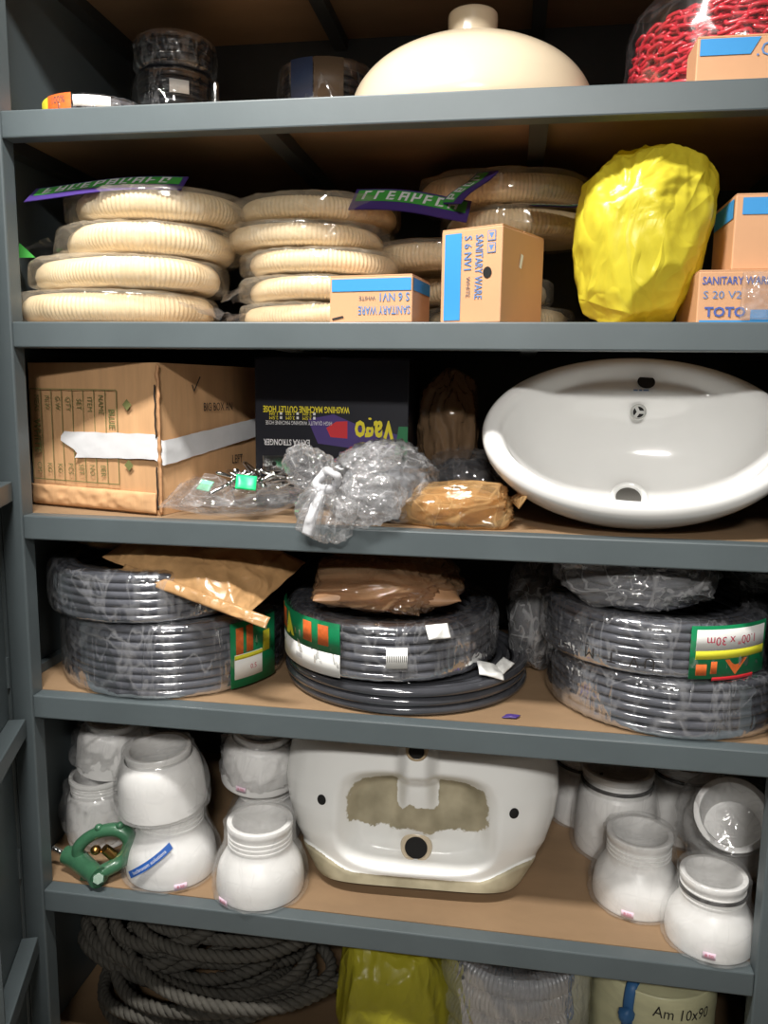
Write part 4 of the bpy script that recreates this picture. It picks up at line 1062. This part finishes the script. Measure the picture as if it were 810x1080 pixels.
def connector(label, loc, kind='flare', s=1.0, rot=(0, 0, 0), seal=False, sticker=None, seed=1, group='white pan connectors', bagged=True, brand=False, loose=False):
    t = thing('pan_connector', label, 'pipe connector', loc, rot, group)
    q = PROF[kind]
    V, F = lathe(smoothprof(q['p'], 5) * s, 72); mesh('skirt', V, F, M['white_plastic'], t)
    # ribbed collar and lip, hollow inside
    n, z0, h, lip = q['neck'], q['z0'], q['h'], q['lip']
    pr = [(n, z0 - 0.004)]
    nr = max(1, int((h - z0 - 0.014) / 0.0085))
    for k in range(nr):
        zz = z0 + k * 0.0085
        pr += [(n, zz), (n, zz + 0.0042), (n + 0.0022, zz + 0.005), (n + 0.0022, zz + 0.0078), (n, zz + 0.0085)]
    pr += [(n, h - 0.016), (lip, h - 0.013), (lip + 0.001, h - 0.006), (lip, h - 0.001), (lip - 0.004, h), (lip - 0.009, h - 0.001), (lip - 0.011, h - 0.006), (lip - 0.012, h - 0.03), (lip - 0.014, 0.02), (0.030, 0.018), (0.0001, 0.018)]
    V, F = lathe(np.array(pr) * s, 72); mesh('collar', V, F, M['white_plastic'], t, auto=50)
    if seal:
        V, F = lathe(np.array([(lip - .002, h - 0.030), (lip + 0.002, h - 0.030), (lip + 0.002, h - 0.024), (lip - .002, h - 0.024)]) * s, 64)
        mesh('rubber_seal', V, F, M['rubber'], t, auto=40, label='black rubber seal ring')
    rb = max(p[0] for p in q['p'])
    if bagged and loose:
        bag('clear_bag', t, M['film_bag'], (0, 0, h * s * 0.52), ((rb + 0.012) * s, (rb + 0.012) * s, h * s * 0.60), (0.6, 0.9), 0.003, 24, seed, floor=0.0003, facets=46, fr=(0.84, 0.97),
            knot=(0.02, -rb * s * 0.8, h * s * 0.45), kamp=0.006, kf=5.0, shape=lambda x, y, z: (x * (1 - 0.16 * max(0, z)), y * (1 - 0.16 * max(0, z)), z))
    elif bagged:
        pr = smoothprof([(rb * 0.5, 0.0004), (rb + 0.004, 0.002), (rb + 0.007, 0.02), (rb + 0.005, z0 * 0.55), (n + 0.010, z0 + 0.004), (lip + 0.004, h - 0.012), (lip + 0.003, h + 0.003), (lip * 0.55, h - 0.004), (0.002, h - 0.012)], 6)
        V, F = lathe(pr * s, 90); V = crumple(V, (0, 0, h * s * 0.45), 0.0026, 26, seed, (1, 1, 0.7)); V[:, 2] = np.maximum(V[:, 2], 0.0003)
        mesh('clear_bag', V, F, M['film_thin'], t)
    if sticker:
        a, zc = sticker
        st = cpatch(t, 'price_sticker', M['pink_print'], (rb + 0.0085) * s, a, a + 14, zc - 0.006, zc + 0.006)
        cletters(st, '8.50', 0.008, M['red_ink'], (rb + 0.0085) * s + 0.001, a + 7, zc)
    if brand:
        Rb = (rb + 0.0075) * s
        V, F = textmesh('bathroom solutions', 0.0098, 'CENTER', 1.0)
        c, sn = math.cos(0.62), math.sin(0.62)
        bar = np.array([(x, y) for y in (-.0065, .0065) for x in np.linspace(-.052, .052, 16)])
        def onc(xy, rr): 
            x = xy[:, 0] * c - xy[:, 1] * sn; y = xy[:, 0] * sn + xy[:, 1] * c
            zz = 0.060 + y; a = math.radians(268) + x / Rb
            rad = rr - np.clip(zz - 0.045, 0, 1) * 0.38
            return np.stack([rad * np.cos(a), rad * np.sin(a), zz], -1)
        bb = mesh('blue_label', onc(bar, Rb + .003), gridfaces(16, 2), M['blue_print'], t)
        mesh('lettering', onc(V[:, :2], Rb + .0042), F, M['white_ink'], bb, smooth=False)
    return t
M['blue_print'] = mat('royal_blue_print', rgb(38, 88, 165), 0.4)
# left group
connector('bagged white connector tilted in the left corner behind the green clamp', (0.014, 0.190, Z + 0.0), 'barrel', 0.84, (0.0, 0.0, 0.3), seed=131, loose=True)
connector('bagged white connector at the back left corner, on top of the tilted one', (0.030, 0.225, Z + 0.146), 'cup', 0.84, (0.08, 0.06, 0.3), seed=132, loose=True)
connector('white connector lying on the one with blue strip, open end up', (0.190, 0.115, Z + 0.132), 'cup', 0.93, (0.06, -0.05, 0), seed=133)
connector('white connector with slanting blue strip label beside the green clamp', (0.203, 0.115, Z), 'flare', 1.06, (0, 0, 0), sticker=(296, 0.014), seed=134, brand=True)
connector('white connector on the shelf mostly hidden behind the front connector left of the old basin', (0.345, 0.270, Z), 'flare', 0.92, (0, 0, 0), seed=135)
connector('white connector with pink price sticker stacked behind, left of the old basin', (0.335, 0.262, Z + 0.126), 'cup', 0.90, (0.10, 0.10, 0), sticker=(255, 0.022), seal=False, seed=136, loose=True)
connector('topmost white connector under the shelf left of the old basin', (0.340, 0.275, Z + 0.232), 'flare', 0.80, (0.05, 0.05, 0), seed=137, loose=True)
connector('bagged white connector at the shelf front beside the old basin', (0.392, 0.086, Z), 'flare', 1.0, (0, 0, 0), sticker=(232, 0.012), seed=138)
# right group
connector('white connector partly hidden behind the right side of the old basin', (1.015, 0.46, Z), 'barrel', 0.92, (0, 0, 0), seal=True, seed=141)
connector('tall bagged white connector with black seal ring, right of the old basin', (1.068, 0.350, Z), 'barrel', 1.04, (0, 0.0, 0), seal=True, sticker=(262, 0.03), seed=142)
connector('milky bagged connector in the middle of the shelf front, right of the old basin', (1.088, 0.178, Z), 'flare', 0.97, (0, 0, 0), sticker=(245, 0.016), seed=143)
connector('white connector with black seal at the back, behind the leaning connector', (1.220, 0.43, Z), 'barrel', 1.0, (0, 0, 0), seal=True, seed=144)
connector('bagged white connector leaning with its open end facing the aisle', (1.284, 0.300, Z + 0.080), 'flare', 1.10, (math.radians(48), math.radians(-20), 0), seed=145, loose=True)
connector('white connector with black seal ring at the front beside the right post', (1.196, 0.082, Z), 'flare', 0.90, (0, 0.0, 0), seal=True, sticker=(250, 0.02), seed=146)

# green cast clamp
t = thing('green_clamp', 'green painted cast iron clamp with brass screw at the left shelf edge', 'clamp', (0.074, 0.070, Z))
V, F = tube(smoothprof([(-0.068, 0.0, 0.030), (-0.045, -0.004, 0.027), (-0.020, -0.018, 0.024), (0.010, -0.036, 0.022), (0.026, -0.046, 0.021)], 6), np.interp(np.linspace(0, 1, 25), [0, .15, .3, .75, 1], [0.017, 0.0195, 0.020, 0.0175, 0.020]), 18)
mesh('clamp_body', V, F, M['green_iron'], t, auto=50)
P = smoothprof([(-0.034, -0.010, 0.034), (-0.034, -0.010, 0.054), (-0.016, -0.006, 0.074), (0.014, 0.0, 0.088), (0.044, 0.006, 0.088), (0.062, 0.008, 0.070), (0.060, 0.0, 0.046), (0.044, -0.012, 0.030), (0.022, -0.036, 0.024)], 7)
V, F = tube(P, np.interp(np.linspace(0, 1, len(P)), [0, .3, .6, 1], [0.0125, 0.011, 0.015, 0.013]), 14); mesh('clamp_arch', V, F, M['green_iron'], t)
for c in ((0.006, -0.004, 0.096), (0.046, 0.002, 0.101)):
    V, F = sblob((0.008, 0.008, 0.007), (1, 1), 16, 10); mesh('boss', V + np.array(c), F, M['green_iron'], t)
V, F = tube([(0.040, -0.002, 0.034), (0.030, -0.010, 0.050), (0.022, -0.016, 0.062)], [0.011, 0.010, 0.009], 16); mesh('brass_screw', V, F, M['brass'], t, auto=40)
V, F = sblob((0.010, 0.010, 0.009), (1, 1), 18, 12); mesh('brass_nut', V + np.array((0.002, -0.012, 0.054)), F, M['brass'], t)
parts = [tube([(-0.070, 0.0, 0.031), (-0.098, 0.004, 0.038)], 0.0042, 10)]
for k in range(6): parts.append((xform(lathe([(0.0042, -0.0012), (0.0062, 0), (0.0042, 0.0012)], 12)[0], (-0.074 - k * 0.0042, 0.0006 * k, 0.032 + k * 0.00105), (0, -PI / 2 + 0.24, 0)), lathe([(0.0042, -0.0012), (0.0062, 0), (0.0042, 0.0012)], 12)[1]))
V, F = merge(parts); mesh('threaded_bolt', V, F, M['chrome'], t)
V, F = lathe([(0.0001, 0.012), (0.010, 0.012), (0.012, 0.008), (0.012, 0.0)], 6); mesh('foot_nut', xform(V, (0.028, -0.050, 0.022), (0.9, 0.5, 0)), F, M['green_iron'], t, smooth=False)
V, F = tube([(-0.02, -0.03, 0.004), (0.03, -0.03, 0.006)], 0.004, 8); mesh('foot', V, F, M['green_iron'], t)

# old basin standing on its wall edge, underside towards the aisle
m, nt, out = newmat('old_glaze_with_bare_ceramic')
b = N(nt, 'ShaderNodeBsdfPrincipled'); nt.links.new(b.outputs[0], out.inputs['Surface'])
at_ = N(nt, 'ShaderNodeAttribute', attribute_name='bare'); tc = N(nt, 'ShaderNodeTexCoord')
nz = N(nt, 'ShaderNodeTexNoise', Scale=70.0, Detail=5.0, Roughness=0.7); nt.links.new(tc.outputs['Object'], nz.inputs['Vector'])
nz2 = N(nt, 'ShaderNodeTexNoise', Scale=14.0, Detail=3.0); nt.links.new(tc.outputs['Object'], nz2.inputs['Vector'])
ad = N(nt, 'ShaderNodeMath', operation='ADD'); nt.links.new(at_.outputs['Fac'], ad.inputs[0])
sc = N(nt, 'ShaderNodeMath', operation='MULTIPLY_ADD'); sc.inputs[1].default_value = 0.9; sc.inputs[2].default_value = -0.45
nt.links.new(nz.outputs['Fac'], sc.inputs[0]); nt.links.new(sc.outputs[0], ad.inputs[1])
st = N(nt, 'ShaderNodeMapRange'); st.inputs['From Min'].default_value = 0.46; st.inputs['From Max'].default_value = 0.56; nt.links.new(ad.outputs[0], st.inputs['Value'])
cr = N(nt, 'ShaderNodeValToRGB'); cr.color_ramp.elements[0].color = rgb(138, 130, 106); cr.color_ramp.elements[1].color = rgb(176, 166, 140)
cr.color_ramp.elements[0].position = 0.35; cr.color_ramp.elements[1].position = 0.65
nt.links.new(nz2.outputs['Fac'], cr.inputs['Fac'])
mxc = N(nt, 'ShaderNodeMix', data_type='RGBA'); nt.links.new(st.outputs[0], mxc.inputs[0]); mxc.inputs[6].default_value = rgb(236, 236, 233)
nt.links.new(cr.outputs[0], mxc.inputs[7]); nt.links.new(mxc.outputs[2], b.inputs['Base Color'])
mrr = N(nt, 'ShaderNodeMapRange'); mrr.inputs['To Min'].default_value = 0.12; mrr.inputs['To Max'].default_value = 0.75
nt.links.new(st.outputs[0], mrr.inputs['Value']); nt.links.new(mrr.outputs[0], b.inputs['Roughness'])
bp = N(nt, 'ShaderNodeBump', Strength=0.5, Distance=0.001); mul = N(nt, 'ShaderNodeMath', operation='MULTIPLY'); nt.links.new(st.outputs[0], mul.inputs[0]); nt.links.new(nz.outputs['Fac'], mul.inputs[1])
nt.links.new(mul.outputs[0], bp.inputs['Height']); nt.links.new(bp.outputs[0], b.inputs['Normal'])
M['old_glaze'] = m

BW = 0.252; BH = 0.312
def hw(v):
    return float(np.interp(v, [0, 0.006, 0.03, 0.08, 0.13, 0.17, 0.21, 0.25, 0.29, 0.312], [0.192, 0.199, 0.214, 0.244, 0.261, 0.268, 0.266, 0.258, 0.240, 0.214]))
def sst(a, b, x):
    x = min(1, max(0, (x - a) / (b - a))); return x * x * (3 - 2 * x)
def rr_in(u, v, cu, cv, au, av, p=4):
    return (abs((u - cu) / au) ** p + abs((v - cv) / av) ** p) ** (1 / p)
def under(s, v):
    u = s * hw(v)
    d = 0.135 * max(0, 1 - abs(s) ** 3.2) ** 0.55
    d *= 0.74 + 0.26 * sst(-0.01, 0.12, v)
    d *= 1 - 0.35 * sst(0.24, 0.312, v)
    # hollow in the middle of the underside
    r = rr_in(u, v, 0, 0.122, 0.145, 0.088)
    d -= 0.050 * (1 - sst(0.72, 1.08, r)) 
    # overflow channel running down the middle
    rg = math.exp(-(u / (0.030 + 0.02 * (v < 0.15) * (0.15 - v) / 0.1)) ** 4) * sst(0.075, 0.115, v)
    d += 0.042 * rg * (0.4 + 0.6 * sst(0.09, 0.2, v))
    # flat wall rim along the bottom
    rim = 0.020 + 0.032 * sst(0.55, 0.92, abs(s))
    k = 1 - sst(rim - 0.006, rim + 0.004, v)
    d = d * (1 - k) + (0.088 * max(0, 1 - abs(s) ** 6) ** 0.5 + 0.012) * k
    bare = 0.0
    bare = max(bare, 1 - sst(rim - 0.003, rim + 0.002, v))
    if abs(s) > 0.985: bare *= 0.4
    pr = rr_in(u, v, 0, 0.140, 0.148, 0.068, 3.2)
    patch = 1 - sst(0.78, 1.02, pr)
    patch *= sst(0.085, 0.115, v + 0.018 * noise.noise(Vector((u * 22, 0, 3))))
    patch *= 1 - (1 - sst(0.028, 0.046, abs(u))) * sst(0.138, 0.156, v + 0.012 * noise.noise(Vector((u * 50, 1, 3))))
    bare = max(bare, patch * 0.85)
    return u, d, bare
nu, nv = 150, 110
Vf = []; Bf = []
for v in np.linspace(0, BH, nv):
    for s in np.linspace(-1, 1, nu):
        u, d, br = under(s, v); Vf.append((u, -d, v)); Bf.append(br)
Vb = [(s * hw(v) * 0.98, 0.012, v) for v in np.linspace(0, BH, 12) for s in np.linspace(-1, 1, 24)]
Ff = gridfaces(nu, nv).tolist()
nF = nu * nv
Fb = (gridfaces(24, 12)[:, ::-1] + nF).tolist()
t = thing('old_basin', 'old white basin standing on edge showing its underside with bare ceramic patches', 'basin', (0.678, 0.188, Z), (math.radians(-14), 0, math.radians(2.5)))
vzmin = 0.0
o = mesh('basin_body', Vf + Vb, Ff + Fb, M['old_glaze'], t)
# sides between front and back sheets
ring = [i for i in range(nu)] + [k * nu + nu - 1 for k in range(1, nv)] + [(nv - 1) * nu + i for i in range(nu - 2, -1, -1)] + [k * nu for k in range(nv - 2, 0, -1)]
rv = np.array([Vf[i] for i in ring]); rb_ = rv.copy(); rb_[:, 1] = 0.012; rb_[:, 0] *= 0.98
n_ = len(ring)
o2 = mesh('basin_edge', np.vstack([rv, rb_]), [[i, n_ + i, n_ + (i + 1) % n_, (i + 1) % n_] for i in range(n_)], M['old_glaze'], t)
att = o.data.attributes.new('bare', 'FLOAT', 'POINT'); att.data.foreach_set('value', Bf + [0.0] * len(Vb))
att = o2.data.attributes.new('bare', 'FLOAT', 'POINT'); att.data.foreach_set('value', [1.0 if rv[i % n_][2] < 0.01 else 0.0 for i in range(2 * n_)])
def hole_at(u, v, r, name, rim=None):
    s = u / hw(v); e = 0.004
    def P(a, c): q = under(a / hw(c), c); return Vector((q[0], -q[1], c))
    p = P(u, v); n = (P(u + e, v) - P(u - e, v)).cross(P(u, v + e) - P(u, v - e)).normalized()
    if n.y > 0: n = -n
    if rim: n = Vector((0, -1, -0.12)).normalized(); p = p + n * 0.009
    q = Vector((0, 0, 1)).rotation_difference(n)
    Vd, Fd = lathe([(r, 0.0016), (r * 0.9, 0.0022), (1e-4, 0.0022)], 28)
    h = mesh(name, np.array([q @ Vector(w) for w in Vd]) + np.array(p), Fd, M['hole'], t)
    if rim:
        Vd, Fd = lathe(smoothprof([(r * 1.5, -0.024), (r * 1.40, -0.002), (r * 1.24, 0.0035), (r * 1.06, 0.004), (r * 0.98, 0.001)], 3), 36)
        mesh('hole_rim', np.array([q @ Vector(w) for w in Vd]) + np.array(p), Fd, rim, h)
hole_at(-0.176, 0.150, 0.0095, 'bolt_hole'); hole_at(0.176, 0.150, 0.0095, 'bolt_hole')
hole_at(0.0, 0.068, 0.021, 'outlet_hole', M['cream_ceramic'])
hole_at(0.0, 0.262, 0.014, 'overflow_hole', mat('bare_clay', rgb(170, 150, 120), 0.8))

# ------------------------------------------------------------------ bottom shelf: rope, bag, ducting, cream hose
Z = ZS[5] + 0.0005
t = thing('rope_pile', 'tangled pile of thick grey twisted rope on the bottom shelf', 'rope', (0.22, 0.28, Z))
rnd = random.Random(9); ctrl = []
for k in range(17):
    cx, cy = rnd.uniform(-.09, .10), rnd.uniform(-.05, .05)
    ra, rb2 = rnd.uniform(.16, .25), rnd.uniform(.13, .19); zz = 0.03 + k * 0.0115; tx, ty = rnd.uniform(-.2, .3), rnd.uniform(-.5, .35)
    if k == 15: cx, cy, ra, rb2, zz, tx, ty = -0.10, -0.05, 0.12, 0.11, 0.215, 0.55, -0.1
    if k == 16: cx, cy, ra, rb2, zz, tx, ty = -0.06, -0.03, 0.14, 0.12, 0.225, 0.35, 0.3
    for i in range(9):
        a = 2 * PI * i / 9 + k * 0.15
        x, y = ra * math.cos(a), rb2 * math.sin(a)
        ctrl.append((cx + x, cy + y, max(0.016, zz + tx * y + ty * x * 0.4 + rnd.uniform(-.008, .008))))
path = smoothprof(ctrl, 26)
seg = np.linalg.norm(np.diff(path, axis=0), axis=1); sl = np.concatenate([[0], np.cumsum(seg)])
ns = int(sl[-1] / 0.0058); si = np.linspace(0, sl[-1], ns)
path = np.stack([np.interp(si, sl, path[:, k]) for k in range(3)], -1)
path[:, 2] = np.maximum(path[:, 2], 0.0145)
T = np.gradient(path, axis=0); T /= np.linalg.norm(T, axis=1, keepdims=True)
Nv = np.cross(T, np.array([0, 0, 1.0])); Nv /= np.linalg.norm(Nv, axis=1, keepdims=True) + 1e-9; Bv = np.cross(T, Nv)
parts = []
for j in range(3):
    ph = si / 0.050 * 2 * PI + j * 2 * PI / 3
    parts.append(tube(path + 0.0064 * (np.cos(ph)[:, None] * Nv + np.sin(ph)[:, None] * Bv), 0.0070, 6))
V, F = merge(parts)
mesh('rope', V, F, M['rope'], t)

t = thing('plastic_bag', 'olive yellow plastic bag standing on the bottom shelf beside the rope', 'bag', (0.640, 0.165, Z))
bag('bag_body', t, M['olive_bag'], (0, 0, 0.135), (0.108, 0.115, 0.150), (0.75, 0.85), 0.005, 13, 151, floor=0.0006, st=(1.4, 1.4, 0.5), amp2=0.002, facets=60, fr=(.82, .97), nu=120, nv=70)

t = thing('ducting_coil', 'grey ribbed flexible ducting coiled in clear film on the bottom shelf', 'hose', (0.872, 0.195, Z))
P = []; rib = []
for k in range(5):
    for i in range(240):
        a = 2 * PI * i / 240 + 1.0
        P.append((0.122 * math.cos(a), 0.122 * math.sin(a), 0.026 + (k + i / 240) * 0.050))
P = np.array(P); sdist = np.concatenate([[0], np.cumsum(np.linalg.norm(np.diff(P, axis=0), axis=1))])
n = int(sdist[-1] / 0.0017); si = np.linspace(0, sdist[-1], n); P = np.stack([np.interp(si, sdist, P[:, k]) for k in range(3)], -1)
P[:, 2] = np.minimum(P[:, 2], 0.246)
V, F = tube(P, 0.024 * (1 - 0.06 * (1 + np.sin(si / 0.0075 * 2 * PI))), 14); V[:, 2] = np.maximum(V[:, 2], 0.0006)
mesh('ribbed_hose', V, F, M['grey_flex'], t)
V, F = wrap_ring(0.147, 0.08, 0.272, 77, 0.005); mesh('plastic_wrap', V, F, M['film_wrap'], t)

t = hose_coil('hose_coil', 'pale cream hose coil with handwriting and blue tie on the bottom shelf', 'hose coil', (1.128, 0.165, Z), 0.108, 0.266, 0.0105, M['cream_hose2'], 2, 31, film_mat=None, jit=0.002)
pr = smoothprof([(0.06, 0.2705), (0.1, 0.2700), (0.1085, 0.262), (0.1088, 0.20), (0.1088, 0.1), (0.108, 0.004), (0.09, 0.0008)], 5)
V, F = lathe(pr, 80); V = crumple(V, (0, 0, .13), 0.0016, 20, 33, (1, 1, 2)); V[:, 2] = np.maximum(V[:, 2], 0.0003)
mesh('cream_wrapper', V, F, mat('cream_wrapper_film', rgb(208, 206, 166), 0.4, coat=0.2, var=0.15, vscale=10, stretch=(1, 1, 4)), t)
cletters(t, 'Am 10x90', 0.030, M['marker'], 0.1112, 287, 0.240, rot=-0.10, name='marker_writing', sx=0.85)
P = []
for a in np.linspace(0, 2 * PI, 40, endpoint=False):
    P.append((0.084 + 0.031 * np.sign(math.cos(a)) * abs(math.cos(a)) ** .4, 0, 0.137 + 0.138 * np.sign(math.sin(a)) * abs(math.sin(a)) ** .4))
V, F = tube(P, 0.0045, 8, closed=True); V[:, 1] *= 2.2; V[:, 2] = np.maximum(V[:, 2], .0004)
mesh('blue_tie', xform(V, (0, 0, 0), (0, 0, math.radians(238))), F, M['blue_tie'], t)
V, F = sblob((0.012, 0.010, 0.014), (1, 1), 16, 10); V = crumple(V, (0, 0, 0), .003, 90, 5)
mesh('tie_knot', V + np.array([0.119 * math.cos(math.radians(238)), 0.119 * math.sin(math.radians(238)), 0.225]), F, M['blue_tie'], t)
print('SCENE objects', len(SC.objects))
